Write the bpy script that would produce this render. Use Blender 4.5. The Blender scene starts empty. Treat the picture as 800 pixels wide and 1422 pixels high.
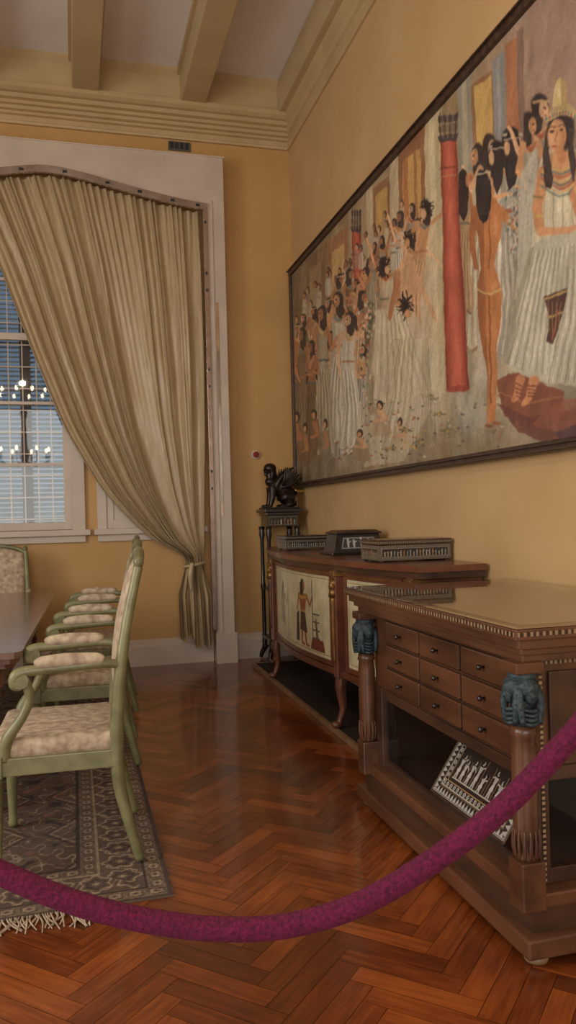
import bpy, bmesh, math, random
import numpy as np
from mathutils import Vector, Matrix
random.seed(7); rng=np.random.RandomState(5)
scene=bpy.context.scene
COL=bpy.context.collection

# ------------------------------------------------------------------ helpers
def lin(c):
    out=[]
    for v in c[:3]:
        v=v/255.0
        out.append(v/12.92 if v<=0.04045 else ((v+0.055)/1.055)**2.4)
    return tuple(out)+(1.0,)
def nlin(a):
    a=np.clip(a/255.0,0,1)
    return np.where(a<=0.04045,a/12.92,((a+0.055)/1.055)**2.4)

def newmat(name):
    m=bpy.data.materials.new(name); m.use_nodes=True
    nt=m.node_tree; b=nt.nodes['Principled BSDF']
    return m,nt,b
def mat(name,c1,c2=None,rough=.6,metal=0,scale=6,coat=0,bump=0,stretch=(1,1,1),detail=4,spec=None,coatr=.1):
    m,nt,b=newmat(name)
    if c2 is None: c2=tuple(v*.88 for v in c1)
    tc=nt.nodes.new('ShaderNodeTexCoord'); mp=nt.nodes.new('ShaderNodeMapping')
    mp.inputs['Scale'].default_value=stretch
    nz=nt.nodes.new('ShaderNodeTexNoise'); nz.inputs['Scale'].default_value=scale; nz.inputs['Detail'].default_value=detail
    nt.links.new(tc.outputs['Object'],mp.inputs[0]); nt.links.new(mp.outputs[0],nz.inputs['Vector'])
    cr=nt.nodes.new('ShaderNodeValToRGB'); cr.color_ramp.elements[0].position=.3; cr.color_ramp.elements[1].position=.7
    cr.color_ramp.elements[0].color=lin(c2); cr.color_ramp.elements[1].color=lin(c1)
    nt.links.new(nz.outputs['Fac'],cr.inputs[0]); nt.links.new(cr.outputs[0],b.inputs['Base Color'])
    b.inputs['Roughness'].default_value=rough; b.inputs['Metallic'].default_value=metal
    b.inputs['Coat Weight'].default_value=coat; b.inputs['Coat Roughness'].default_value=coatr
    if spec is not None: b.inputs['Specular IOR Level'].default_value=spec
    if bump:
        bp=nt.nodes.new('ShaderNodeBump'); bp.inputs['Strength'].default_value=bump; bp.inputs['Distance'].default_value=.01
        nt.links.new(nz.outputs['Fac'],bp.inputs['Height']); nt.links.new(bp.outputs[0],b.inputs['Normal'])
    return m
def attrmat(name,rough=.5,coat=0,bumpscale=0,bump=.2,coatr=.1):
    m,nt,b=newmat(name)
    at=nt.nodes.new('ShaderNodeAttribute'); at.attribute_name='Col'
    nz=nt.nodes.new('ShaderNodeTexNoise'); nz.inputs['Scale'].default_value=bumpscale or 40; nz.inputs['Detail'].default_value=5
    tc=nt.nodes.new('ShaderNodeTexCoord'); nt.links.new(tc.outputs['Object'],nz.inputs['Vector'])
    mr=nt.nodes.new('ShaderNodeMapRange'); mr.inputs['To Min'].default_value=.84; mr.inputs['To Max'].default_value=1.12
    nt.links.new(nz.outputs['Fac'],mr.inputs['Value'])
    mx=nt.nodes.new('ShaderNodeVectorMath'); mx.operation='SCALE'
    nt.links.new(at.outputs['Color'],mx.inputs[0]); nt.links.new(mr.outputs[0],mx.inputs['Scale'])
    nt.links.new(mx.outputs[0],b.inputs['Base Color'])
    b.inputs['Roughness'].default_value=rough; b.inputs['Coat Weight'].default_value=coat; b.inputs['Coat Roughness'].default_value=coatr
    if bumpscale:
        bp=nt.nodes.new('ShaderNodeBump'); bp.inputs['Strength'].default_value=bump; bp.inputs['Distance'].default_value=.004
        nt.links.new(nz.outputs['Fac'],bp.inputs['Height']); nt.links.new(bp.outputs[0],b.inputs['Normal'])
    return m
def glassmat(name,base=.04,tint=(1,1,1,1)):
    m=bpy.data.materials.new(name); m.use_nodes=True; nt=m.node_tree; nt.nodes.clear()
    o=nt.nodes.new('ShaderNodeOutputMaterial'); mx=nt.nodes.new('ShaderNodeMixShader')
    t=nt.nodes.new('ShaderNodeBsdfTransparent'); g=nt.nodes.new('ShaderNodeBsdfGlossy'); f=nt.nodes.new('ShaderNodeLayerWeight')
    pw=nt.nodes.new('ShaderNodeMath'); pw.operation='POWER'; pw.inputs[1].default_value=5; nt.links.new(f.outputs['Facing'],pw.inputs[0])
    ma=nt.nodes.new('ShaderNodeMath'); ma.operation='MULTIPLY_ADD'; ma.inputs[1].default_value=.9; ma.inputs[2].default_value=base; nt.links.new(pw.outputs[0],ma.inputs[0])
    g.inputs['Roughness'].default_value=.02; t.inputs['Color'].default_value=tint
    nt.links.new(ma.outputs[0],mx.inputs[0]); nt.links.new(t.outputs[0],mx.inputs[1]); nt.links.new(g.outputs[0],mx.inputs[2])
    nt.links.new(mx.outputs[0],o.inputs[0]); return m
def emat(name,c,s):
    m,nt,b=newmat(name); b.inputs['Emission Color'].default_value=lin(c); b.inputs['Emission Strength'].default_value=s
    b.inputs['Base Color'].default_value=lin(c); return m

def empty(name,loc=(0,0,0)):
    e=bpy.data.objects.new(name,None); COL.objects.link(e); e.location=loc; e.empty_display_size=.1
    return e
def obj(name,verts,faces,m,parent=None,smooth=False):
    me=bpy.data.meshes.new(name); me.from_pydata([tuple(v) for v in verts],[],[tuple(f) for f in faces]); me.update()
    if m is not None: me.materials.append(m)
    if smooth:
        me.polygons.foreach_set('use_smooth',[True]*len(me.polygons))
    o=bpy.data.objects.new(name,me); COL.objects.link(o)
    if parent is not None:
        o.parent=parent; o.matrix_parent_inverse=Matrix.Translation(parent.location).inverted()
    return o
def fixn(o):
    bm=bmesh.new(); bm.from_mesh(o.data); bmesh.ops.recalc_face_normals(bm,faces=bm.faces); bm.to_mesh(o.data); bm.free(); return o
def box(name,x0,x1,y0,y1,z0,z1,m,parent=None,bev=0):
    v=[(x,y,z) for x in(x0,x1) for y in(y0,y1) for z in(z0,z1)]
    f=[(0,1,3,2),(4,6,7,5),(0,4,5,1),(2,3,7,6),(0,2,6,4),(1,5,7,3)]
    o=obj(name,v,f,m,parent)
    if bev:
        bm=bmesh.new(); bm.from_mesh(o.data); bmesh.ops.bevel(bm,geom=bm.edges[:],offset=bev,segments=2,affect='EDGES',profile=.6); bmesh.ops.recalc_face_normals(bm,faces=bm.faces); bm.to_mesh(o.data); bm.free()
    return o
def prism(name,outline,z0,z1,m,parent=None):
    n=len(outline); v=[(x,y,z0) for x,y in outline]+[(x,y,z1) for x,y in outline]
    f=[tuple(range(n)),tuple(range(2*n-1,n-1,-1))]+[(i,(i+1)%n,n+(i+1)%n,n+i) for i in range(n)]
    return fixn(obj(name,v,f,m,parent))
def extr(name,prof,axis,a0,a1,m,parent=None):
    n=len(prof)
    mk=(lambda p,a:(a,p[0],p[1])) if axis=='x' else (lambda p,a:(p[0],a,p[1]))
    v=[mk(p,a0) for p in prof]+[mk(p,a1) for p in prof]
    f=[tuple(range(n)),tuple(range(2*n-1,n-1,-1))]+[(i,(i+1)%n,n+(i+1)%n,n+i) for i in range(n)]
    return fixn(obj(name,v,f,m,parent))
def catmull(pts,rad,k=6):
    P=[Vector(p) for p in pts]; out=[];ro=[]
    for i in range(len(P)-1):
        p0=P[max(i-1,0)];p1=P[i];p2=P[i+1];p3=P[min(i+2,len(P)-1)]
        for j in range(k):
            t=j/k
            out.append(.5*((2*p1)+(p2-p0)*t+(2*p0-5*p1+4*p2-p3)*t*t+(3*p1-p0-3*p2+p3)*t**3)); ro.append(rad[i]*(1-t)+rad[i+1]*t)
    out.append(P[-1]); ro.append(rad[-1]); return out,ro
def tubegeo(pts,rad,n=10,k=6,flat=1.0,smoothpath=True,phase=0):
    if isinstance(rad,(int,float)): rad=[rad]*len(pts)
    if smoothpath: P,R=catmull(pts,rad,k)
    else: P,R=[Vector(p) for p in pts],list(rad)
    V=[];F=[]
    T=(P[1]-P[0]).normalized(); up=Vector((0,0,1)) if abs(T.z)<.9 else Vector((1,0,0))
    N=(up-T*up.dot(T)).normalized()
    for i,p in enumerate(P):
        T=(P[min(i+1,len(P)-1)]-P[max(i-1,0)]).normalized()
        N=(N-T*N.dot(T)).normalized(); B=T.cross(N)
        for j in range(n):
            a=2*math.pi*j/n+phase; V.append(p+N*math.cos(a)*R[i]+B*math.sin(a)*R[i]*flat)
    for i in range(len(P)-1):
        for j in range(n):
            F.append((i*n+j,i*n+(j+1)%n,(i+1)*n+(j+1)%n,(i+1)*n+j))
    F.append(tuple(range(n-1,-1,-1))); F.append(tuple((len(P)-1)*n+j for j in range(n)))
    return V,F
def tube(name,pts,rad,m,parent=None,n=10,k=6,flat=1.0,sp=True,phase=0,smooth=True):
    V,F=tubegeo(pts,rad,n,k,flat,sp,phase); return fixn(obj(name,V,F,m,parent,smooth))
def lathegeo(prof,c,n=24):
    V=[];F=[]
    for r,z in prof:
        for j in range(n):
            a=2*math.pi*j/n; V.append((c[0]+r*math.cos(a),c[1]+r*math.sin(a),c[2]+z))
    for i in range(len(prof)-1):
        for j in range(n): F.append((i*n+j,i*n+(j+1)%n,(i+1)*n+(j+1)%n,(i+1)*n+j))
    F.append(tuple(range(n-1,-1,-1))); F.append(tuple((len(prof)-1)*n+j for j in range(n)))
    return V,F
def lathe(name,prof,c,m,parent=None,n=24,smooth=True):
    V,F=lathegeo(prof,c,n); return fixn(obj(name,V,F,m,parent,smooth))
def ellgeo(c,r,n=16,k=10):
    prof=[(max(math.sin(math.pi*i/k),.001),-math.cos(math.pi*i/k)) for i in range(k+1)]
    V,F=lathegeo(prof,(0,0,0),n); return [(c[0]+v[0]*r[0],c[1]+v[1]*r[1],c[2]+v[2]*r[2]) for v in V],F
def merge(geos):
    V=[];F=[]
    for v,f in geos:
        o=len(V); V+= [tuple(q) for q in v]; F+=[tuple(i+o for i in g) for g in f]
    return V,F
def boxgeo(x0,x1,y0,y1,z0,z1):
    v=[(x,y,z) for x in(x0,x1) for y in(y0,y1) for z in(z0,z1)]
    return v,[(0,1,3,2),(4,6,7,5),(0,4,5,1),(2,3,7,6),(0,2,6,4),(1,5,7,3)]

# ---------------- painted surfaces (colour attribute computed procedurally)
_tab=rng.rand(128,128)
def vn(x,y,seed=0):
    x=x+seed*17.3; y=y+seed*9.1
    xi=np.floor(x).astype(int); yi=np.floor(y).astype(int); fx=x-xi; fy=y-yi
    fx=fx*fx*(3-2*fx); fy=fy*fy*(3-2*fy)
    a=_tab[xi%128,yi%128];b=_tab[(xi+1)%128,yi%128];c=_tab[xi%128,(yi+1)%128];d=_tab[(xi+1)%128,(yi+1)%128]
    return (a*(1-fx)+b*fx)*(1-fy)+(c*(1-fx)+d*fx)*fy
def fbm(x,y,seed=0,o=4):
    s=0;w=.5
    for i in range(o):
        s=s+w*vn(x*2**i,y*2**i,seed+i); w*=.5
    return s/(1-.5**o)
class Paint:
    def __init__(s,X,Y,base):
        s.X=X;s.Y=Y;s.C=np.empty((len(X),3)); s.C[:]=base
    def _ap(s,idx,m,col,a):
        m=(m*a)[:,None]; s.C[idx]=s.C[idx]*(1-m)+np.array(col,float)*m
    def poly(s,pts,col,a=1.0):
        P=np.array(pts,float); x0,y0=P.min(0);x1,y1=P.max(0)
        idx=np.nonzero((s.X>=x0)&(s.X<=x1)&(s.Y>=y0)&(s.Y<=y1))[0]
        if len(idx)==0: return
        x=s.X[idx];y=s.Y[idx]; ins=np.zeros(len(idx),bool); n=len(P)
        for i in range(n):
            xa,ya=P[i];xb,yb=P[(i+1)%n]
            if ya==yb: continue
            c=((ya>y)!=(yb>y))&(x<(xb-xa)*(y-ya)/(yb-ya)+xa); ins^=c
        s._ap(idx,ins.astype(float),col,a)
    def ell(s,cx,cy,rx,ry,col,a=1.0,soft=.15,ang=0):
        R=max(rx,ry)*1.2
        idx=np.nonzero((abs(s.X-cx)<R)&(abs(s.Y-cy)<R))[0]
        if len(idx)==0: return
        dx=s.X[idx]-cx;dy=s.Y[idx]-cy; ca,sa=math.cos(ang),math.sin(ang)
        u=(dx*ca+dy*sa)/rx; v=(-dx*sa+dy*ca)/ry; d=np.sqrt(u*u+v*v)
        s._ap(idx,np.clip((1-d)/soft+.5,0,1) if soft<.5 else np.clip((1-d)/soft,0,1),col,a)
    def cap(s,x0,y0,r0,x1,y1,r1,col,a=1.0):
        R=max(r0,r1)*1.3
        idx=np.nonzero((s.X>min(x0,x1)-R)&(s.X<max(x0,x1)+R)&(s.Y>min(y0,y1)-R)&(s.Y<max(y0,y1)+R))[0]
        if len(idx)==0: return
        x=s.X[idx];y=s.Y[idx]; L=(x1-x0)**2+(y1-y0)**2+1e-9
        t=np.clip(((x-x0)*(x1-x0)+(y-y0)*(y1-y0))/L,0,1)
        d=np.hypot(x-(x0+t*(x1-x0)),y-(y0+t*(y1-y0))); r=r0+t*(r1-r0)
        s._ap(idx,np.clip((r-d)/(.25*R)+.5,0,1),col,a)
    def line(s,pts,r,col,a=1.0):
        for p,q in zip(pts[:-1],pts[1:]): s.cap(p[0],p[1],r,q[0],q[1],r,col,a)
def gridmesh(name,P,nu,nv,C,m,parent=None,smooth=False):
    me=bpy.data.meshes.new(name)
    i,j=np.meshgrid(np.arange(nu-1),np.arange(nv-1),indexing='ij'); a=(i*nv+j).ravel()
    q=np.stack([a,a+nv,a+nv+1,a+1],1).astype(np.int32)
    me.vertices.add(nu*nv); me.vertices.foreach_set('co',P.astype(np.float32).ravel())
    me.loops.add(q.size); me.loops.foreach_set('vertex_index',q.ravel())
    me.polygons.add(len(q)); me.polygons.foreach_set('loop_start',np.arange(0,q.size,4,dtype=np.int32))
    me.update(calc_edges=True)
    if C is not None:
        ca=me.color_attributes.new('Col','FLOAT_COLOR','POINT')
        ca.data.foreach_set('color',np.concatenate([nlin(C),np.ones((len(C),1))],1).astype(np.float32).ravel())
    me.materials.append(m)
    if smooth: me.polygons.foreach_set('use_smooth',[True]*len(me.polygons))
    o=bpy.data.objects.new(name,me); COL.objects.link(o)
    if parent is not None:
        o.parent=parent; o.matrix_parent_inverse=Matrix.Translation(parent.location).inverted()
    return o
def pquad(name,O,U,V,W,H,fn,m,parent,res=.003):
    """painted quad: origin O, unit dirs U,V, size W,H, fn(u,v)->colour array"""
    nu=max(3,int(W/res)+1); nv=max(3,int(H/res)+1)
    u,v=np.meshgrid(np.linspace(0,W,nu),np.linspace(0,H,nv),indexing='ij'); u=u.ravel();v=v.ravel()
    O=np.array(O);U=np.array(U,float);V=np.array(V,float)
    P=O+u[:,None]*U+v[:,None]*V
    return gridmesh(name,P,nu,nv,fn(u,v),m,parent)

# ------------------------------------------------------------------ materials
M_wallR=mat('ochre_plaster_right',(202,167,120),(192,156,108),rough=.55,scale=2.5)
M_wallB=mat('ochre_plaster_back',(198,156,98),(188,147,89),rough=.6,scale=2.5)
M_cream=mat('cream_moulding',(194,168,124),(182,156,113),rough=.5,scale=3)
M_beam=mat('beam_paint',(192,168,128),(180,156,116),rough=.55,scale=3)
M_ceil=mat('ceiling_panel',(236,232,228),(226,221,215),rough=.7,scale=2)
M_white=mat('white_paint',(204,188,172),(190,174,159),rough=.45,scale=4)
M_green=mat('green_wood',(134,131,90),(102,101,67),rough=.42,scale=14,coat=.2)
M_wood=mat('walnut',(112,72,48),(70,43,28),rough=.36,scale=9,stretch=(1,.25,1),coat=.3)
M_wood2=mat('walnut_dark',(84,56,40),(52,34,24),rough=.4,scale=10,stretch=(1,.2,1),coat=.25)
M_red=mat('mahogany',(122,72,50),(84,46,31),rough=.32,scale=8,stretch=(1,.25,1),coat=.35)
M_table=mat('table_wood',(122,90,74),(92,62,50),rough=.22,scale=7,stretch=(3,.3,1),coat=.7,coatr=.15)
M_ebony=mat('ebony',(38,28,24),(22,16,14),rough=.3,scale=12,coat=.4)
M_bronze=mat('bronze_dark',(56,42,36),(30,22,19),rough=.35,metal=.5,scale=20)
M_teal=mat('teal_patina',(62,80,84),(32,46,52),rough=.5,scale=70,metal=.15,bump=.6)
M_gold=mat('gilt',(160,120,66),(110,78,42),rough=.4,metal=.7,scale=20)
M_brass=mat('brass',(190,150,80),(150,112,52),rough=.25,metal=1,scale=8)
M_velvet=mat('crimson_velvet',(112,14,62),(70,5,36),rough=.95,scale=120,bump=.8)
M_velvet.node_tree.nodes['Principled BSDF'].inputs['Sheen Weight'].default_value=.08
M_velvet.node_tree.nodes['Principled BSDF'].inputs['Sheen Tint'].default_value=lin((220,80,150))
M_curt=mat('silk_curtain',(188,167,132),(172,150,114),rough=.36,scale=5,stretch=(8,8,1))
M_fab=mat('floral_upholstery',(206,190,162),(150,124,104),rough=.8,scale=30,detail=7)
M_slat=mat('shutter_slat',(156,178,188),(122,146,156),rough=.5,scale=8)
M_iron=mat('dark_iron',(40,44,46),(28,30,32),rough=.5,scale=20)
M_dark=mat('dark_interior',(40,26,19),(26,17,12),rough=.6,scale=8)
M_plat=mat('platform_felt',(52,38,30),(38,28,22),rough=.8,scale=20)
M_trimL=mat('platform_edge',(150,118,88),(120,92,66),rough=.4,scale=12)
M_strip=mat('silvered_strip',(186,168,156),(156,136,124),rough=.22,metal=.7,scale=10)
M_fringe=mat('fringe',(190,172,148),(150,132,108),rough=.9,scale=40)
M_glass=glassmat('window_glass',.07)
M_glass2=glassmat('case_glass',.05)
M_frame=mat('picture_frame',(82,62,48),(48,34,26),rough=.4,scale=30)
M_paint=attrmat('oil_paint',rough=.5,bumpscale=90,bump=.25)
M_inlay=attrmat('inlay',rough=.3,coat=.3)
M_panel=attrmat('painted_panel',rough=.4,coat=.1)
M_rug=attrmat('rug_pile',rough=.95,bumpscale=160,bump=.5)

# ------------------------------------------------------------------ room
XR=2.02; YB=7.11; XL=-4.3; YF=-3.0; ZC=5.22
box('wall_right',XR,XR+.2,YF-.2,YB+.3,0,ZC+.1,M_wallR)
wb=empty('wall_back',(0,YB,0))
WX0,WX1,WZ0,WZ1=-1.84,0.0,1.22,3.85
box('pier_right',WX1,XR,YB,YB+.3,0,ZC+.1,M_wallB,wb)
box('pier_left',XL-.2,WX0,YB,YB+.3,0,ZC+.1,M_wallB,wb)
box('below_window',WX0,WX1,YB,YB+.3,0,WZ0,M_wallB,wb)
box('above_window',WX0,WX1,YB,YB+.3,WZ1,ZC+.1,M_wallB,wb)
wl=empty('wall_left',(XL,0,0))
for nm,y0,y1,z0,z1 in [('a',YF-.2,-1.6,0,ZC+.1),('b',.4,1.4,0,ZC+.1),('c',3.4,YB,0,ZC+.1),('d',-1.6,.4,0,.8),('e',-1.6,.4,4.2,ZC+.1),('f',1.4,3.4,0,.8),('g',1.4,3.4,4.2,ZC+.1)]:
    box('panel_'+nm,XL-.2,XL,y0,y1,z0,z1,M_wallB,wl)
wf=empty('wall_front',(0,YF,0))
for nm,x0,x1,z0,z1 in [('a',XL,-2.2,0,ZC+.1),('b',1.4,XR,0,ZC+.1),('c',-2.2,1.4,3.9,ZC+.1),('d',-2.2,1.4,0,.5)]:
    box('panel_'+nm,x0,x1,YF-.2,YF,z0,z1,M_wallB,wf)
box('ceiling',XL-.2,XR+.2,YF-.2,YB+.3,ZC,ZC+.2,M_ceil)
cb=empty('trim_1',(0,2,5))
for i,cx in enumerate([-3.5,-2.58,-1.66,-.74,.185,1.10]):
    box('beam_%d'%i,cx-.11,cx+.11,YF,YB-.2,4.93,ZC,M_beam,cb,bev=.008)
    for s in(-1,1):
        box('beam_bead_%d_%d'%(i,s),min(cx+s*.11,cx+s*.135),max(cx+s*.11,cx+s*.135),YF,YB-.2,ZC-.05,ZC,M_cream,cb)
box('beam_wall',1.87,XR,YF,YB-.2,4.93,ZC,M_beam,cb,bev=.008)
def steps(w,sgn,big):
    if big: pr=[(0,4.695),(.03,4.695),(.035,4.715),(.02,4.725),(.02,4.765),(.05,4.77),(.05,4.79),(.085,4.795),(.10,4.815),(.13,4.82),(.13,4.845),(.17,4.85),(.19,4.875),(.22,4.88),(.25,4.90),(.25,4.94),(.20,4.95),(.20,5.15),(.24,5.19),(.24,ZC),(0,ZC)]
    else: pr=[(0,4.69),(.02,4.69),(.025,4.715),(.015,4.725),(.015,4.80),(.04,4.81),(.05,4.84),(.05,4.86),(.08,4.88),(.09,4.93),(0,4.93)]
    return [(w+sgn*a,z) for a,z in pr]
extr('trim_2',steps(YB,-1,True),'x',XL,XR,M_cream)
extr('trim_3',steps(XR,-1,False),'y',YF,YB-.02,M_cream)
extr('baseboard_back',[(YB,0),(YB-.035,0),(YB-.035,.17),(YB-.02,.19),(YB-.02,.215),(YB,.23)],'x',1.38,XR,M_white)
extr('baseboard_back.001',[(YB,0),(YB-.035,0),(YB-.035,.17),(YB-.02,.19),(YB-.02,.215),(YB,.23)],'x',-3.2,1.19,M_white)
extr('baseboard_right',[(XR,0),(XR-.03,0),(XR-.03,.17),(XR-.015,.2),(XR,.21)],'y',YF,YB-.04,M_white)

# ---- herringbone floor
def floor():
    w=.072;L=5
    V=[];F=[];C=[];UV=[]
    R=math.sqrt(.5)
    x0,x1,y0,y1=XL-.3,XR+.2,YF-.2,YB+.3
    def add(ox,oy,sx,sy,hor):
        g=.0008/w
        c=[(ox+g,oy+g),(ox+sx-g,oy+g),(ox+sx-g,oy+sy-g),(ox+g,oy+sy-g)]
        P=[((a*R-b*R)*w,(a*R+b*R)*w+2) for a,b in c]
        cx=sum(p[0] for p in P)/4; cy=sum(p[1] for p in P)/4
        if not(x0-.1<cx<x1+.1 and y0-.1<cy<y1+.1): return
        k=len(V); V.extend([(p[0],p[1],0) for p in P]); F.append((k,k+1,k+2,k+3))
        t=random.random(); C.append(t)
        r=random.random()*50
        uv=[(0,0),(L*w,0),(L*w,w),(0,w)] if hor else [(0,0),(0,w),(L*w,w),(L*w,0)]
        UV.extend([(a+r,b+r*1.7) for a,b in uv])
    N=130
    for y in range(-N,N):
        for k in range(-16,17):
            add(y+2*L*k,y,L,1,True)
            add(y,y-2*L+1+2*L*k,1,L,False)
    k=len(V); V.extend([(x0,y0,-.003),(x1,y0,-.003),(x1,y1,-.003),(x0,y1,-.003)]); F.append((k,k+1,k+2,k+3)); C.append(-1); UV.extend([(0,0)]*4)
    m,nt,b=newmat('herringbone_parquet')
    at=nt.nodes.new('ShaderNodeAttribute'); at.attribute_name='tone'
    uvn=nt.nodes.new('ShaderNodeUVMap'); mp=nt.nodes.new('ShaderNodeMapping'); mp.inputs['Scale'].default_value=(6,60,1)
    nz=nt.nodes.new('ShaderNodeTexNoise'); nz.inputs['Scale'].default_value=1; nz.inputs['Detail'].default_value=5
    nt.links.new(uvn.outputs[0],mp.inputs[0]); nt.links.new(mp.outputs[0],nz.inputs['Vector'])
    tc=nt.nodes.new('ShaderNodeTexCoord'); n2=nt.nodes.new('ShaderNodeTexNoise'); n2.inputs['Scale'].default_value=1.6; n2.inputs['Detail'].default_value=5
    nt.links.new(tc.outputs['Object'],n2.inputs['Vector'])
    ad=nt.nodes.new('ShaderNodeMath'); ad.operation='MULTIPLY_ADD'; ad.inputs[1].default_value=.28
    nt.links.new(at.outputs['Fac'],ad.inputs[0])
    m1=nt.nodes.new('ShaderNodeMath'); m1.operation='MULTIPLY'; m1.inputs[1].default_value=.5; nt.links.new(nz.outputs['Fac'],m1.inputs[0])
    m2=nt.nodes.new('ShaderNodeMath'); m2.operation='MULTIPLY_ADD'; m2.inputs[1].default_value=.7; nt.links.new(n2.outputs['Fac'],m2.inputs[0]); nt.links.new(m1.outputs[0],m2.inputs[2])
    nt.links.new(m2.outputs[0],ad.inputs[2])
    cr=nt.nodes.new('ShaderNodeValToRGB'); e=cr.color_ramp.elements
    e[0].position=.38; e[0].color=lin((50,21,8)); e[1].position=1.0; e[1].color=lin((166,88,38))
    a=cr.color_ramp.elements.new(.72); a.color=lin((112,53,21))
    nt.links.new(ad.outputs[0],cr.inputs[0]); nt.links.new(cr.outputs[0],b.inputs['Base Color'])
    b.inputs['Roughness'].default_value=.30; b.inputs['Coat Weight'].default_value=.5; b.inputs['Coat Roughness'].default_value=.10
    bp=nt.nodes.new('ShaderNodeBump'); bp.inputs['Strength'].default_value=.14; bp.inputs['Distance'].default_value=.02
    nt.links.new(n2.outputs['Fac'],bp.inputs['Height']); nt.links.new(bp.outputs[0],b.inputs['Normal']); nt.links.new(bp.outputs[0],b.inputs['Coat Normal'])
    o=obj('floor',V,F,m)
    ca=o.data.attributes.new('tone','FLOAT','FACE'); ca.data.foreach_set('value',C)
    u=o.data.uv_layers.new(name='UVMap'); u.data.foreach_set('uv',[q for p in UV for q in p])
floor()

# ------------------------------------------------------------------ window
wn=empty('window_1',(-.92,YB,2.5))
for nm,a in [('casing_r',(WX1-.01,WX1+.10,YB-.035,YB+.02,WZ0-.02,WZ1+.12)),('casing_l',(WX0-.10,WX0+.01,YB-.035,YB+.02,WZ0-.02,WZ1+.12)),('casing_t',(WX0-.1,WX1+.1,YB-.04,YB+.02,WZ1,WZ1+.12)),
    ('sill',(WX0-.14,WX1+.14,YB-.07,YB+.1,WZ0-.05,WZ0)),('apron',(WX0-.1,WX1+.1,YB-.03,YB,WZ0-.11,WZ0-.05)),
    ('stile_r',(WX1-.075,WX1-.001,YB+.03,YB+.08,WZ0+.001,WZ1)),('stile_l',(WX0+.001,WX0+.075,YB+.03,YB+.08,WZ0+.001,WZ1)),('rail_b',(WX0+.073,WX1-.073,YB+.033,YB+.077,WZ0+.002,WZ0+.07)),('rail_t',(WX0+.073,WX1-.073,YB+.033,YB+.077,WZ1-.07,WZ1-.002)),('mullion',(-.97,-.87,YB+.02,YB+.09,WZ0+.003,WZ1-.003)),
    ('transom',(WX0+.07,WX1-.07,YB+.027,YB+.083,2.86,2.92))]:
    box(nm,*a,M_white,wn,bev=.005)
g=[]
for z in (1.79,2.32,3.38): g.append(boxgeo(WX0+.07,WX1-.07,YB+.04,YB+.07,z-.012,z+.012))
V,F=merge(g); obj('muntins',V,F,M_white,wn)
g=[boxgeo(x-.005,x+.005,YB+.14,YB+.150,WZ0,WZ1) for x in np.arange(WX0+.06,WX1,.115)]
g+=[boxgeo(WX0,WX1,YB+.142,YB+.152,z-.005,z+.005) for z in np.arange(WZ0+.1,WZ1,.19)]
V,F=merge(g); obj('grille',V,F,M_white,wn)
obj('glass',[(WX0,YB+.055,WZ0),(WX1,YB+.055,WZ0),(WX1,YB+.055,WZ1),(WX0,YB+.055,WZ1)],[(0,1,2,3)],M_glass,wn)
sh=[]
for z in np.arange(WZ0,WZ1,.042):
    y=YB+.22; sh.append(([(WX0,y,z),(WX1,y,z),(WX1,y+.04,z+.026),(WX0,y+.04,z+.026),(WX0,y,z+.006),(WX1,y,z+.006),(WX1,y+.04,z+.032),(WX0,y+.04,z+.032)],[(0,1,2,3),(7,6,5,4),(0,4,5,1),(2,6,7,3),(0,3,7,4),(1,5,6,2)]))
V,F=merge(sh); obj('shutter_slats',V,F,M_slat,wn)
V,F=merge([boxgeo(x-.045,x+.045,YB+.2,YB+.21,WZ0,WZ1) for x in (-1.46,-.38)]); obj('shutter_stiles',V,F,M_iron,wn)
w2=empty('window_2',(.65,YB,2.5))
for nm,a in [('casing_l',(.2,.28,YB-.035,YB,1.2,3.97)),('casing_r',(1.05,1.13,YB-.035,YB,1.2,3.97)),('casing_t',(.2,1.13,YB-.037,YB,3.85,3.97)),('sill',(.17,1.16,YB-.07,YB,1.17,1.22)),('apron',(.2,1.13,YB-.03,YB,1.11,1.17)),('panel',(.28,1.05,YB-.012,YB,1.22,3.85)),('panel_rail',(.28,1.05,YB-.02,YB,1.22,1.30)),('panel_stile',(.28,.34,YB-.022,YB,1.221,3.85))]:
    box(nm,*a,M_white,w2,bev=.004)

# pelmet / surround ------------------------------------------------------
XC=-.9
RX=[-.9,-.52,-.17,.12,.4,.67,.95,1.2]; RZ=[4.12,4.20,4.262,4.225,4.165,4.11,4.06,4.035]
def rail(x):
    d=x if x>=XC else 2*XC-x
    return float(np.interp(d,np.linspace(-.9,1.2,60),_rs))
_x=np.linspace(-.9,1.2,60); _rs=np.interp(_x,RX,RZ)
for _ in range(12): _rs[1:-1]=(_rs[:-2]+_rs[1:-1]*2+_rs[2:])/4
YP=6.93; ZP=4.49
pel=empty('curtain_pelmet',(XC,YP,4.3))
xs=np.linspace(2*XC-1.2,1.2,121); V=[];F=[]
for x in xs:
    z=rail(x); V+=[(x,YP,z),(x,YP,ZP),(x,YP+.03,ZP),(x,YP+.03,z)]
for i in range(120):
    a=4*i;b=a+4
    F+=[(a,b,b+1,a+1),(a+1,b+1,b+2,a+2),(a+2,b+2,b+3,a+3),(a+3,b+3,b,a)]
obj('valance_board',V,F,M_white,pel)
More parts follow.
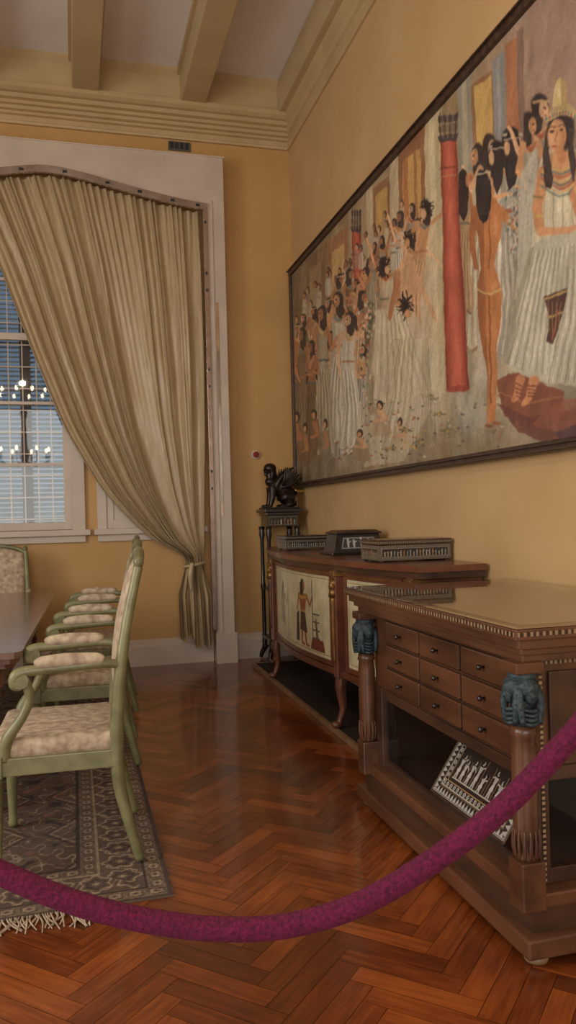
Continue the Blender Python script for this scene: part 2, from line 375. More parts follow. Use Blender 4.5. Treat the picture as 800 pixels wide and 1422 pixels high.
for s in (1,-1):
    f=lambda a,b:(a,b) if s>0 else (2*XC-b,2*XC-a)
    a,b=f(1.2,1.36); box('side_board_%d'%s,a,b,YP,YB,0,ZP,M_white,pel,bev=.003)
    a,b=f(1.235,1.25); box('side_bead_%d'%s,a,b,YP-.012,YP,0.25,4.1,M_white,pel)
    a,b=f(1.165,1.205); box('vertical_strip_%d'%s,a,b,YP-.02,YP+.01,.3,rail(1.2)+.03,M_strip,pel,bev=.004)
    a,b=f(1.19,1.38); box('plinth_%d'%s,a,b,YP-.015,YP,0,.27,M_white,pel,bev=.004)
box('top_cover',2*XC-1.37,1.37,YP-.006,YB,ZP,ZP+.012,M_white,pel)
V=[];F=[]
for x in xs:
    z=rail(x)
    V+=[(x,YP-.03,z-.03),(x,YP-.03,z+.03),(x,YP+.0,z+.03),(x,YP+.0,z-.03)]
for i in range(120):
    a=4*i;b=a+4
    F+=[(a,b,b+1,a+1),(a+1,b+1,b+2,a+2),(a+2,b+2,b+3,a+3),(a+3,b+3,b,a)]
F+=[(0,1,2,3),(480,483,482,481)]
obj('curved_rail',V,F,M_strip,pel)
bt=[]
for x in (-.35,0.0,.35,.62,.9,1.12):
    z=rail(x); bt.append(boxgeo(x-.018,x+.018,YP-.036,YP-.03,z-.01,z+.01))
for z in (3.45,3.3,2.6,2.45,3.9,1.7,1.55):
    bt.append(boxgeo(1.177,1.193,YP-.026,YP-.02,z-.012,z+.012))
V,F=merge(bt); obj('fittings',V,F,M_iron,pel)
box('mirror_strip',1.262,1.285,YP-.006,YP,1.3,3.2,mat('mirror',(210,200,190),rough=.08,metal=1),pel)

# curtain ---------------------------------------------------------------
LZ=[.88,.93,1.17,1.55,2.1,2.75,3.48,4.3]; LX=[.93,.90,.576,.229,-.08,-.32,-.56,-.9]
zz=np.linspace(.88,4.3,200); lx=np.interp(zz,LZ,LX)
for _ in range(60): lx[1:-1]=(lx[:-2]+2*lx[1:-1]+lx[2:])/4
def curtain(name,mirror):
    nu,nv=560,240; P=np.zeros((nu,nv,3))
    s=np.linspace(0,1,nu)[:,None]      # 0 right edge, 1 left edge
    v=np.linspace(0,1,nv)[None,:]
    vt=.82
    top=np.array([rail(1.155+(-.9-1.155)*q) for q in np.linspace(0,1,nu)])[:,None]-.02
    a=np.clip(v/vt,0,1); z=top+(.88-top)*a
    xl=np.interp(z,zz,lx); xr=1.155-.045*np.clip((2.5-z)/1.6,0,1)**2
    x=xr+(xl-xr)*s
    b=np.clip((v-vt)/(1-vt),0,1)
    z=np.where(v>vt,.88-(.68+.05*np.sin(s*6)+.04*np.sin(s*17))*b,z)
    wd=.075+.075*np.minimum(b*2.5,1)
    xt=1.02+wd*(1-2*s)
    x=np.where(v>vt,xt,x)
    k=np.clip((a-.93)/.07,0,1); k=k*k*(3-2*k); x=np.where(v<=vt,x*(1-k)+(1.02+.075*(1-2*s))*k,x)
    base=s*11+.55*np.sin(s*8+.4)+.35*np.sin(s*19+1.3)
    ph=2*math.pi*base+.9*np.sin(a*4+s*5)
    amp=(.030+.016*np.sin(s*13+1)*np.sin(s*5))*(1-.15*a)*np.clip(.55+a*1.2,0,1)
    fold=np.sin(ph); fold=np.sign(fold)*np.abs(fold)**.8
    y=7.005+amp*fold
    fine=np.exp(-a*5); y=y+.018*fine*np.sin(2*math.pi*s*34)
    y=y+.010*np.sin(ph*2.35+2*a)*np.clip(1-np.abs(a-.4)*1.3,0,1)
    y=y+.010*(fbm(s*9+0*a,a*5+0*s,4,3)-.5)*2
    tt=np.exp(-((z-.88)/.06)**2)
    y=y-.05*np.sin(np.pi*s)*tt
    x=x+.014*np.cos(ph)*(1-tt)*(1-k)
    y=np.where(v>vt,6.965+.05*np.sin(s*2*math.pi*4.5+b*1.4)*(.5+.6*b)+.012*np.sin(s*40+b*5),y)
    y=y+.006*np.sin(z*9+x*16)*np.clip(1-abs(a-.55)*2,0,1)*(v<=vt)
    y=np.clip(y,6.86,7.07)
    if mirror: x=2*XC-x
    P[:,:,0]=x;P[:,:,1]=y;P[:,:,2]=z
    par=empty(name,(x.mean(),7.0,2.5))
    gridmesh('cloth',P.reshape(-1,3),nu,nv,None,M_curt,par,smooth=True)
    tx=1.02 if not mirror else 2*XC-1.02
    pts=[(tx+.09*math.cos(t),6.965+.075*math.sin(t),.885+.015*math.cos(t)) for t in np.linspace(0,2*math.pi,17)]
    tube('tie_band',pts,.014,M_curt,par,n=8,k=3)
    tube('tie_knot',[(tx-.03,6.885,.9),(tx-.05,6.875,.80),(tx-.045,6.88,.66)],[.02,.026,.012],M_curt,par)
curtain('curtain',False); curtain('curtain.001',True)

# wall details
va=empty('wall_vent',(.99,YB,4.64)); box('plate',.90,1.10,YB-.015,YB,4.60,4.68,mat('vent_grey',(92,88,80)),va,bev=.003)
for i in range(4): box('slot_%d'%i,.915+i*.045,.945+i*.045,YB-.02,YB-.015,4.615,4.67,M_iron,va)
fa=empty('fire_alarm',(1.63,YB,1.86))
def disc(name,c,r0,r1,th,m,p):
    V,F=lathegeo([(r0,0),(r0,th*.6),(r1,th)],(0,0,0),28); V=[(c[0]+a,c[1]-z,c[2]+b) for a,b,z in V]; return fixn(obj(name,V,F,m,p,True))
disc('base',(1.63,YB,1.86),.045,.038,.02,mat('alarm_cream',(205,190,160)),fa)
disc('button',(1.63,YB-.02,1.86),.028,.02,.012,mat('alarm_red',(150,30,25)),fa)
wl_=empty('brass_label',(1.95,6.9,1.50)); box('bracket',1.93,2.02,6.86,6.94,1.50,1.53,M_brass,wl_,bev=.006)  # small brass artifact label at the painting's corner, gives no light

# ------------------------------------------------------------------ camera pose
TH=math.atan(298/1100); CH=1.30; FPX=1100.0; ROLL=.026
# ------------------------------------------------------------------ mural
def mural_colors(Y,Z,nu,nv,xw,z0,z1):
    # canvas points projected through the camera to image pixels, where mural shapes are drawn
    t=xw*math.sin(TH)+Y*math.cos(TH); up=FPX*(xw*math.cos(TH)-Y*math.sin(TH))/t; vp=FPX*(CH-Z)/t
    PX=400+up+ROLL*vp; PY=715+vp-ROLL*up
    wob=4/t
    PX=PX+wob*(4*(fbm(Y*5,Z*5,21,2)-.5)+2.2*(fbm(Y*22,Z*22,22,2)-.5)); PY=PY+wob*(6*(fbm(Y*5,Z*5,23,2)-.5)+3*(fbm(Y*22,Z*22,24,2)-.5))
    p=Paint(PX,PY,(172,148,112)); V=(z1-Z)/(z1-z0)
    n=fbm(Y*2.2,Z*2.2,1)[:,None]; n2=fbm(Y*9,Z*7,2)[:,None]; n3=fbm(Y*3+7,Z*5,33)[:,None]
    c=np.array([168,144,110.])+(n-.5)*60+(n2-.5)*46
    gr=np.array([172,160,136.])+(n-.5)*80+(n2-.5)*50+(n3-.5)*np.array([60,40,10.])
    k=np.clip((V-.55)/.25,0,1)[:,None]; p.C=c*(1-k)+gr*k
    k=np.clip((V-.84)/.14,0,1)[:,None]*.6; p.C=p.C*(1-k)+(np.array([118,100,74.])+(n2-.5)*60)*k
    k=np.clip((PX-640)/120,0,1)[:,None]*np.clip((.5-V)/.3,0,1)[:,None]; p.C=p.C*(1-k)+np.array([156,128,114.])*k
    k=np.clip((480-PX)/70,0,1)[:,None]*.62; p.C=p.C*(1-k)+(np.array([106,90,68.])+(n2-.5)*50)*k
    def strip(xa,xb,ya,yb,col,a=.85,sl=.02):
        p.poly([(xa,ya),(xb,ya-(xb-xa)*.8),(xb+sl*(yb-ya),yb),(xa+sl*(yb-ya),yb)],col,a)
    strip(425,452,360,440,(130,100,74)); strip(430,446,375,430,(160,132,96))
    strip(455,482,335,420,(160,110,76)); strip(461,477,350,405,(200,164,106))
    strip(508,517,250,520,(205,186,150),.7); strip(517,541,262,345,(146,102,70)); strip(521,538,272,335,(202,162,96))
    strip(541,553,225,470,(208,190,156),.75)
    strip(553,590,190,320,(146,96,66)); strip(559,585,225,310,(208,166,96)); strip(560,567,222,310,(172,110,72)); strip(575,579,205,310,(150,100,66),.7)
    strip(590,614,165,545,(206,188,148),.85); strip(596,603,165,540,(222,208,172),.6); strip(610,614,150,545,(150,130,98),.5)
    strip(634,656,110,330,(148,146,136),.85); strip(655,685,118,245,(148,102,70)); strip(660,683,120,215,(214,178,104))
    strip(684,702,82,300,(134,140,142)); strip(690,695,80,300,(172,170,160),.6); strip(702,719,62,215,(176,112,76))
    strip(719,728,42,230,(124,98,88)); strip(640,648,110,480,(196,180,146),.6)
    for (x,y,rx,ry,cc,a) in [(590,470,60,90,(206,184,146),.55),(560,560,70,50,(196,184,156),.6),(600,520,40,50,(200,186,154),.5),(655,575,28,38,(186,180,162),.8),(520,610,60,30,(160,148,122),.5),(640,625,60,14,(140,122,92),.6),(480,600,30,50,(146,134,108),.4),(440,600,30,60,(110,96,72),.4)]:
        p.ell(x,y,rx,ry,cc,a,soft=.9)
    def column(xt,yt,wt,xb,yb,wb,cap_h):
        p.poly([(xt-wt,yt),(xt+wt,yt),(xb+wb,yb),(xb-wb,yb)],(180,84,62),.97)
        for q in range(10):
            f=-1+q*.2; sh=math.sin((f+1)*1.57+.2); col=(118+86*sh,44+62*sh,34+50*sh)
            p.poly([(xt+wt*f,yt),(xt+wt*(f+.21),yt),(xb+wb*(f+.21),yb),(xb+wb*f,yb)],col,.75)
        p.ell(xb,yb,wb,wb*.3,(156,70,52))
        p.line([(xt-wt,yt+cap_h*1.2),(xt+wt,yt+cap_h*1.1)],1.2,(120,60,50),.8); p.line([(xt-wt,yt+cap_h*1.5),(xt+wt,yt+cap_h*1.4)],1.2,(200,150,110),.6)
        for q in (.0,.35,.7): p.poly([(xt-wt*1.25,yt-cap_h*(.1+q)),(xt+wt*1.25,yt-cap_h*(.1+q)-3),(xt+wt*1.1,yt-cap_h*(q-.12)),(xt-wt*1.1,yt-cap_h*(q-.12))],(64,58,62) if q!=.35 else (112,96,80),.9)
        for q in range(7): p.line([(xt-wt+q*wt*.33,yt-cap_h*.9),(xt-wt*.9+q*wt*.3,yt)],.8,(140,120,100) if q%2 else (60,52,54),.7)
    column(494,318,6,507,590,6,30)
    SK=[(200,146,102),(178,120,82),(210,164,124),(160,106,74)]
    R=random.Random(11)
    def ratio(x): return .2615+.965*(x-400)/1100
    def fig(x,y,h,dress,skin,hair=(44,36,38),w=1.0,lean=0,arm='auto',crown=None,face=-1,hem=.98,al=.9,hs=1.0,bare=False):
        r=ratio(x); W=h*r*w*1.1; L=lean*h
        hx,hy=x,y+.065*h
        d2=tuple(v*.70 for v in dress); d3=tuple(min(255,v*1.14+6) for v in dress); s2=tuple(v*.76 for v in skin); s3=tuple(min(255,v*1.1+6) for v in skin)
        sw=R.uniform(-.06,.06)*W
        lf=[(x-.12*W+L*.1,y+.16*h),(x-.09*W+L*.3,y+.34*h),(x-.12*W+L*.5,y+.46*h),(x-.13*W+L*.7+sw,y+.72*h),(x-.21*W+L*.9+sw,y+hem*h)]
        rg_=[(x+.20*W+L*.9+sw,y+hem*h*.99),(x+.14*W+L*.7+sw,y+.72*h),(x+.13*W+L*.5,y+.46*h),(x+.09*W+L*.3,y+.33*h),(x+.12*W+L*.1,y+.155*h)]
        p.poly(lf+[(x+L*.9,y+hem*h*1.015)]+rg_,dress,al)
        p.poly([(a+ .0,b) for a,b in lf]+[(x-.06*W+L*.9+sw,y+hem*h),(x-.05*W+L*.5,y+.5*h),(x-.05*W,y+.2*h)],d2,.4*al)
        for q in range(7):
            f=-.8+q*.26; p.line([(x+f*.09*W+L*.4,y+.44*h),(x+f*.12*W+L*.65+sw,y+.7*h),(x+f*.19*W+L*.9+sw,y+hem*h*.99)],max(.55,.009*W),d2 if q%2 else d3,.6)
        if bare: p.poly([(x-.11*W,y+.15*h),(x+.11*W,y+.145*h),(x+.085*W+L*.3,y+.36*h),(x-.085*W+L*.3,y+.36*h)],skin,.9)
        p.poly([(x-.12*W,y+.15*h),(x+.12*W,y+.145*h),(x+.07*W+L*.1,y+.215*h),(x-.07*W+L*.1,y+.215*h)],skin,.9)
        p.line([(x-.08*W,y+.17*h),(x,y+.20*h),(x+.08*W,y+.168*h)],max(.7,.012*h),R.choice([(176,140,84),(110,120,112),(160,88,66),(190,170,120)]),.8)
        p.line([(x-.09*W+L*.3,y+.37*h),(x+.09*W+L*.3,y+.365*h)],max(.6,.008*h),R.choice([(170,110,70),(150,70,56),(190,160,100),(90,96,92)]),.8)
        p.cap(x-.07*W+L*.9+sw,y+.985*h,.01*h,x-.07*W+L*.9+sw+face*.06*W,y+h,.007*h,s2,.8); p.cap(x+.06*W+L*.9+sw,y+.985*h,.01*h,x+.06*W+L*.9+sw+face*.06*W,y+h,.007*h,s2,.8)
        p.cap(hx,hy+.04*h,.015*h*.9,hx,y+.155*h,.018*h*.9,s2,.9)
        p.poly([(hx-.075*W-face*.02*W,hy-.01*h),(hx+.06*W-face*.03*W,hy-.01*h),(hx+.055*W-face*.05*W,hy+.105*h),(hx-.01*W-face*.05*W,hy+.12*h),(hx-.07*W-face*.045*W,hy+.10*h)],hair,.92)
        p.ell(hx-face*.015*W,hy-.008*h,.078*W*hs+.2,.046*h*hs,hair,.95,soft=.25)
        p.ell(hx+face*.022*W,hy+.010*h,.052*W+.2,.040*h,skin,1,soft=.25)
        p.ell(hx+face*.034*W,hy+.014*h,.024*W+.1,.026*h,s3,.7,soft=.6)
        if h>120:
            p.ell(hx+face*.035*W,hy+.003*h,.016*W,.0055*h,(60,42,38),.9); p.ell(hx+face*.042*W,hy+.030*h,.012*W,.005*h,(150,76,62),.8)
            for q in range(5): p.line([(hx-face*.02*W+(q-2)*.025*W,hy-.03*h),(hx-face*.05*W+(q-2)*.025*W,hy+.10*h)],.5,tuple(v+34 for v in hair),.45)
        if crown: p.line([(hx-.08*W,hy-.022*h),(hx+.07*W,hy-.028*h)],max(.6,.006*h),crown,.9)
        if arm=='auto': arm=R.choice([[(.20,.30,.30,.22,1),(-.17,.32,-.05,.40,-1)],[(-.24,.28,-.34,.16,-1),(.17,.32,.10,.44,1)],[(.22,.2,.3,.04,1),(-.18,.33,-.12,.48,-1)],[(-.2,.3,.02,.30,-1),(.18,.3,.04,.27,1)]])
        if arm:
            for (ex,ey,ax,ay,sgn) in arm:
                sx=x+sgn*.115*W; sy=y+.17*h
                p.cap(sx,sy,.019*h*.8,x+ex*W,y+ey*h,.014*h*.8,skin,.95); p.cap(x+ex*W,y+ey*h,.014*h*.8,x+ax*W,y+ay*h,.010*h*.8,s3,.95)
    creams=[(198,186,160),(182,168,140),(208,198,176),(164,150,126),(192,160,124),(154,138,114),(158,150,138),(200,176,150)]
    darks=[(96,78,60),(120,92,66),(84,76,66),(140,104,74),(128,118,96)]
    for i in range(34):
        x=R.uniform(412,560); yt=380-1.1515*(x-400); yb=678-.144*(x-412); y=yt+(yb-yt)*R.uniform(.16,.26)
        p.ell(x,y,2.6,5,(52,42,42),.8,.3); p.ell(x-.8,y+1.5,1.9,4,R.choice(SK),.85,.3); p.cap(x,y+9,3.2,x,y+28,3.4,R.choice(creams),.6)
    rows=[(.22,.30,.40,12),(.34,.44,.38,11),(.50,.58,.34,8)]
    for ri,(v0,v1,hh,cnt) in enumerate(rows):
        for i in range(cnt):
            x=411+(i+R.random()*.9)*((120 if ri<2 else 100)/cnt)
            yt=380-1.1515*(x-400); yb=678-.144*(x-412); v=R.uniform(v0,v1)
            fig(x,yt+(yb-yt)*v,(yb-yt)*hh*R.uniform(.75,1.1),R.choice(creams if R.random()<(.45 if x<450 else .8) else darks),R.choice(SK),w=1.25,face=R.choice([-1,1]),crown=R.choice([None,(170,90,66),(200,180,140)]),al=.85,bare=R.random()<.4)
    for x,y,h in [(520,335,60),(530,325,70),(548,300,80),(556,290,85),(572,280,80),(580,300,90)]:
        fig(x,y,h*1.7,R.choice(creams),R.choice(SK),w=.9,face=-1,al=.8)
    fig(470,402,215,(200,190,168),SK[0],arm=[(-.35,.28,-.3,.1,-1),(.2,.3,.1,.42,1)])
    fig(447,420,215,(170,156,130),SK[1],lean=.02); fig(484,430,195,(206,198,178),SK[2],w=1.2)
    fig(433,470,165,(110,90,66),SK[3],bare=True); fig(419,452,190,(128,108,82),SK[1])
    for x,y in ((413,575),(424,590),(437,570),(452,585)):
        p.poly([(x-7,y+50),(x-5,y+14),(x+5,y+12),(x+9,y+48),(x+2,y+60)],R.choice(darks),.8); p.cap(x-1,y+16,3,x+3,y+34,3,SK[1],.9); p.cap(x+3,y+34,2,x-4,y+38,1.6,SK[1],.9); p.ell(x,y+4,3.4,7,(44,36,36),.95,.3); p.ell(x-1,y+6,2.2,5,SK[0],1,.3)
    p.cap(516,420,3,512,560,4,(96,98,70),.7)
    for i in range(90): p.ell(512+R.gauss(0,7),420+R.random()*150,1.8,2.4,R.choice([(186,160,134),(80,90,70),(164,100,82),(206,190,160)]),.85)
    for (pts,col,a) in [([(548,400),(572,395),(600,470),(612,545),(560,640),(505,648),(530,560),(540,470)],(208,194,164),.55),([(520,430),(545,425),(548,520),(520,610),(488,640),(505,540)],(200,184,156),.5),([(590,300),(606,310),(602,420),(590,500),(575,420)],(214,190,156),.6)]:
        p.poly(pts,col,a)
    fig(535,355,165,(206,176,140),SK[0],w=1.1,lean=.02,arm=[(-.2,.05,-.35,-.15,-1),(.3,.1,.42,-.1,1)],face=1)
    fig(572,315,180,(206,164,124),SK[2],w=1.0,lean=-.06,arm=[(.3,.2,.5,.3,1),(-.28,.1,-.4,-.1,-1)],bare=True)
    fig(590,275,200,(198,152,112),SK[0],w=.9,lean=-.1,arm=[(-.3,.3,-.5,.2,-1),(.3,.1,.36,-.06,1)],bare=True)
    def wild(x,y,s):
        for i in range(44):
            a=R.uniform(0,6.28); l=s*R.uniform(.6,1.5); b=a+R.uniform(-.5,.5)
            p.line([(x,y),(x+math.cos(a)*l*.4,y+math.sin(a)*l*.6),(x+math.cos(b)*l*.65,y+math.sin(b)*l)],.7,(42,32,32),.8)
        p.ell(x,y,s*.5,s*.75,(38,30,32),.95,soft=.5)
    p.cap(545,400,11,575,470,16,(208,194,162),.8); p.poly([(522,430),(560,425),(590,500),(600,545),(560,556),(518,560)],(208,194,164),.85)
    for i in range(14): p.line([(528+i*2.6,435),(526+i*4,490),(520+i*6,554)],1,(168,150,120) if i%2 else (224,212,184),.55)
    p.poly([(548,380),(575,360),(585,400),(560,432),(545,420)],(204,160,118),.95); p.poly([(548,380),(556,375),(558,425),(545,420)],(164,116,80),.7); p.cap(552,392,4,540,440,3,SK[1]); p.cap(580,385,4,600,430,3,SK[2]); p.cap(600,430,3,606,446,2,SK[2])
    wild(563,425,14); wild(592,290,12); wild(569,332,10); wild(533,370,12)
    p.ell(566,436,4,6,SK[0],1,.4); p.ell(588,296,4,7,SK[2],1,.4); p.ell(566,337,3.5,6,SK[0],1,.4); p.ell(537,375,3.5,6,SK[2],1,.4)
    for k_ in range(22): p.line([(545+k_*2.6,470),(530+k_*3.6,560),(512+k_*4.5,632-abs(k_-11)*3)],1.1,R.choice([(176,158,124),(222,210,182),(152,136,106)]),.45)
    for x,y,s,d in [(528,560,46,(176,150,120)),(556,585,40,(196,170,136)),(500,600,40,(150,128,100))]:
        p.poly([(x-s*.3,y+s),(x-s*.25,y+s*.6),(x-s*.1,y+s*.2),(x+s*.12,y+s*.2),(x+s*.3,y+s*.65),(x+s*.35,y+s)],d,.85); p.cap(x,y+s*.25,s*.1,x+s*.2,y+s*.5,s*.06,SK[2],.9); p.cap(x+s*.2,y+s*.5,s*.06,x-s*.15,y+s*.55,s*.05,SK[2],.9); p.ell(x,y+s*.05,s*.1,s*.14,(44,36,36),.95,.3); p.ell(x-s*.02,y+s*.09,s*.06,s*.09,SK[0],1,.3)
    for i in range(150):
        x=R.uniform(500,700); y=R.uniform(550,650); p.ell(x,y,R.uniform(.8,3),R.uniform(.7,1.8),R.choice([(196,158,80),(92,88,64),(170,98,72),(212,198,160),(76,68,58),(130,136,120)]),.75)
    for x,y in [(600,552),(622,600),(565,598),(540,622),(610,575),(585,615)]:
        for i in range(11):
            a=R.uniform(0,6.28); p.cap(x,y,1.3,x+math.cos(a)*10,y+math.sin(a)*4,.7,R.choice([(104,96,66),(84,84,60),(150,140,104)]),.8)
        p.ell(x,y,3,2,(200,160,90),.8)
    # right group
    fig(662,195,290,(196,182,154),SK[0],w=.7,face=-1); fig(682,182,300,(206,196,172),SK[2],w=.7,face=1)
    fig(646,235,200,(176,142,104),SK[1],w=.6,face=1)
    column(622,190,11,636,540,15.5,38)
    p.poly([(637,240),(642,232),(648,236),(652,262),(650,290),(645,306),(638,296),(636,262)],(40,32,34),.95); p.ell(650,250,3,9,SK[1],1,.3)
    fig(692,190,300,(206,196,176),SK[2],w=.75,face=1,crown=(200,190,170)); fig(712,172,330,(178,170,152),SK[0],w=.75,face=1,crown=(200,190,170))
    for (pts,fx,fy) in [([(702,192),(706,180),(712,175),(718,181),(721,200),(720,238),(716,258),(708,266),(703,240)],704,204),([(682,212),(686,199),(692,194),(698,200),(701,222),(699,252),(692,268),(686,256)],684,218)]:
        p.poly(pts,(38,32,36),.97); p.ell(fx,fy,4,10,SK[2],1,.3)
        for q in range(5): p.line([(fx+4+q*2.6,fy-14),(fx+4+q*2.6,fy+42)],.5,(84,74,74),.5)
        p.line([(fx-3,fy-11),(fx+16,fy-15)],1.1,(196,182,152),.9)
    B=(190,124,78)
    p.poly([(664,276),(677,270),(690,272),(700,290),(698,315),(692,340),(688,365),(692,385),(698,408),(696,440),(690,478),(691,530),(688,584),(678,590),(676,525),(669,470),(663,430),(662,400),(668,372),(667,345),(663,320),(657,298)],B)
    p.poly([(664,276),(672,275),(673,330),(672,380),(675,430),(677,500),(678,590),(676,525),(669,470),(663,430),(662,400),(668,372),(667,345),(663,320),(657,298)],(142,84,50),.65)
    p.line([(680,296),(681,330),(680,372)],1.1,(146,88,54),.8); p.line([(679,412),(681,470),(682,560)],1.2,(130,76,46),.8); p.ell(687,398,6,16,(214,152,104),.7,.8); p.ell(671,400,5,14,(186,122,80),.5,.8); p.ell(689,312,5,20,(214,152,104),.6,.8); p.ell(686,455,4,30,(208,146,98),.5,.8); p.ell(685,535,3.5,22,(206,142,96),.5,.8)
    p.cap(692,286,6,708,308,4.6,B); p.cap(708,308,4.6,726,326,3.4,(204,140,92)); p.cap(661,290,6,655,330,4.4,(160,100,62)); p.cap(655,330,4.4,662,372,3.2,(160,100,62))
    p.line([(663,402),(672,408),(682,409),(697,402)],1.2,(214,186,120),.95); p.ell(690,588,6,2.5,(150,92,58)); p.ell(680,592,6,2.5,(130,80,50))
    p.ell(671,251,8.5,16,(36,30,34),1,.2); p.poly([(662,250),(681,248),(684,270),(682,288),(677,304),(671,308),(665,296),(662,274)],(36,30,34)); p.line([(662,243),(681,238)],1.2,(196,182,152))
    for q in range(8): p.line([(664+q*2.3,246),(665+q*2.1,296)],.5,(84,74,72),.55)
    for i in range(240):
        x=R.gauss(722,9); y=R.uniform(262,352); p.ell(x+(y-300)*.05,y,R.uniform(1,2.4),R.uniform(1.2,3),R.choice([(88,106,102),(132,148,142),(180,170,150),(66,76,78),(160,98,84),(200,194,178)]),.8)
    fig(752,128,300,(150,132,116),SK[2],w=.7,face=1,crown=(190,160,110),hs=1.15); fig(737,150,280,(170,160,140),SK[0],w=.6,face=1)
    p.poly([(722,250),(745,200),(752,260),(745,360),(735,420),(720,400)],(190,184,166),.8)
    p.poly([(746,250),(755,212),(768,202),(790,198),(803,206),(830,226),(830,420),(790,430),(745,405),(738,360),(742,300)],(210,198,168))
    for q in range(9): p.line([(752+q*6,262+q),(748+q*7,340),(742+q*8,392)],1,(160,148,120) if q%2 else (226,216,190),.6)
    p.poly([(738,345),(762,328),(790,318),(830,330),(830,545),(792,535),(760,532),(728,528),(700,508),(701,480),(712,430)],(192,186,164))
    for i in range(30): p.line([(742+i*2.9,350-i*.6),(720+i*3.9,430),(701+i*4.7,508+i*1.0)],.9,(146,140,120) if i%2 else (220,214,190),.65)
    p.poly([(738,345),(745,342),(718,440),(708,510),(700,508),(701,480),(712,430)],(140,132,110),.6)
    p.poly([(770,385),(800,330),(830,350),(830,540),(792,536),(762,530),(785,450)],(176,168,150),.6)
    for i in range(12): p.line([(788+i*3.6,372),(782+i*5,450),(762+i*6,532)],1,(216,210,190) if i%2 else (132,126,108),.6)
    p.cap(757,238,8.5,747,290,7,(198,140,98)); p.cap(747,290,7,752,322,6,(198,140,98)); p.cap(752,322,6,790,318,4.6,(212,156,114)); p.cap(790,318,4.6,802,312,3,(212,156,114)); p.ell(752,262,3,22,(222,168,126),.6,.8)
    p.line([(744,300),(754,303)],1.6,(200,170,100)); p.line([(742,272),(754,274)],1.4,(120,110,80))
    p.cap(793,245,9,815,320,8,(194,134,96))
    p.poly([(758,218),(770,210),(790,206),(800,216),(803,246),(782,262),(762,248)],(206,150,108))
    for q in range(8): p.line([(756-q*.5,222+q*5),(766,231+q*5),(778,235+q*5),(790,230+q*5),(801,219+q*5)],1.3,[(196,168,104),(88,114,116),(172,92,70),(200,178,124),(96,104,104),(160,84,66),(200,170,116),(110,124,116)][q],.9)
    p.ell(780,176,19,34,(44,36,38),.97,.2); p.poly([(760,178),(765,215),(770,246),(767,262),(758,258),(755,215)],(42,34,36),.97); p.poly([(792,172),(801,220),(805,246),(797,250),(790,215)],(42,34,36),.97)
    for q in range(6): p.line([(758+q*2,182),(757+q*2.2,256)],.55,(104,88,78),.6); p.line([(792+q*1.6,176),(794+q*2,246)],.55,(104,88,78),.6)
    p.ell(775,186,13,24,(206,150,108),1,.15); p.ell(770,194,8,15,(222,172,132),.7,.8); p.ell(784,190,5,18,(168,110,76),.6,.8); p.cap(779,206,6,781,218,7,(190,132,92))
    p.ell(768,181,3.4,1.7,(50,36,34),1); p.ell(781,179,2.9,1.6,(50,36,34),1); p.line([(763,176),(767,173.5),(773,174)],.8,(70,50,42),.9); p.line([(777,172.5),(782,171),(786,173)],.8,(70,50,42),.9); p.ell(771.5,202,3.6,1.5,(160,72,60),.95); p.line([(774.5,182),(771,194),(774,196)],.8,(170,110,76),.9)
    p.poly([(757,167),(761,154),(769,145),(780,141),(794,143),(802,152),(803,162),(780,157)],(196,172,124),.97)
    for q in range(12): p.ell(759+q*4,161-math.sin(q/11*3.14)*7,1.5,2.6,(166,84,68) if q%2 else (96,122,120),.9); p.line([(762+q*3.4,155),(765+q*2.6,144)],.5,(130,100,64),.7)
    p.poly([(767,145),(769,126),(773,111),(780,104),(786,111),(789,126),(789,143)],(202,176,124),.95); p.poly([(780,104),(786,111),(789,126),(789,143),(781,144)],(156,124,80),.6); p.ell(777,126,3.4,10,(222,204,160),.8,.6); p.line([(771,112),(769,98)],1.1,(164,130,86),.9)
    p.poly([(756,412),(788,400),(784,428),(770,478),(760,474),(764,440)],(74,48,44),.95); p.line([(758,415),(786,404)],1.6,(190,158,100),.9); p.line([(764,440),(782,432)],1.6,(190,158,100),.9); p.line([(768,470),(776,430)],1.5,(156,84,62),.9)
    for q in range(4): p.line([(762+q*6,418),(764+q*4,460)],.7,(150,116,76),.8)
    p.poly([(690,530),(706,522),(720,520),(750,532),(785,545),(782,575),(740,590),(700,578)],(128,72,54),.9); p.poly([(690,560),(740,580),(830,560),(830,625),(760,618),(720,600)],(106,62,54),.9); p.poly([(750,590),(830,560),(830,625),(800,622)],(82,56,60),.85)
    p.poly([(738,590),(775,560),(830,540),(830,580),(770,600)],(146,86,66),.7); p.line([(692,545),(735,560),(784,552)],1,(180,130,84),.7)
    p.cap(724,528,6,717,550,4.5,(196,132,92)); p.cap(717,550,4.5,712,556,3.2,(196,132,92)); p.cap(742,530,7,736,552,5,(206,144,102)); p.cap(736,552,5,728,560,3.4,(206,144,102))
    for q in range(4): p.line([(717,534+q*5),(726,536+q*5)],.8,(116,62,46)); p.line([(734,535+q*5),(746,538+q*5)],.8,(116,62,46))
    for q in range(6):
        x=850+q*110; fig(x,60-q*60,620+q*60,creams[q%6],SK[q%4],w=.6,face=-1)
    C=p.C.reshape(nu,nv,3)
    C[1:-1]=(C[:-2]+2*C[1:-1]+C[2:])/4; C[:,1:-1]=(C[:,:-2]+2*C[:,1:-1]+C[:,2:])/4
    C=C.reshape(-1,3)
    br=(fbm(Y*14+3*Z,Z*8,8)-.5)[:,None]; C=C*(1+.26*br)+(fbm(Y*30,Z*16,12)-.5)[:,None]*20
    C=C*(.94+.12*fbm(Y*70,Z*70,9,2)[:,None])
    C=C*.93+np.array([170,148,118.])*.07
    return C
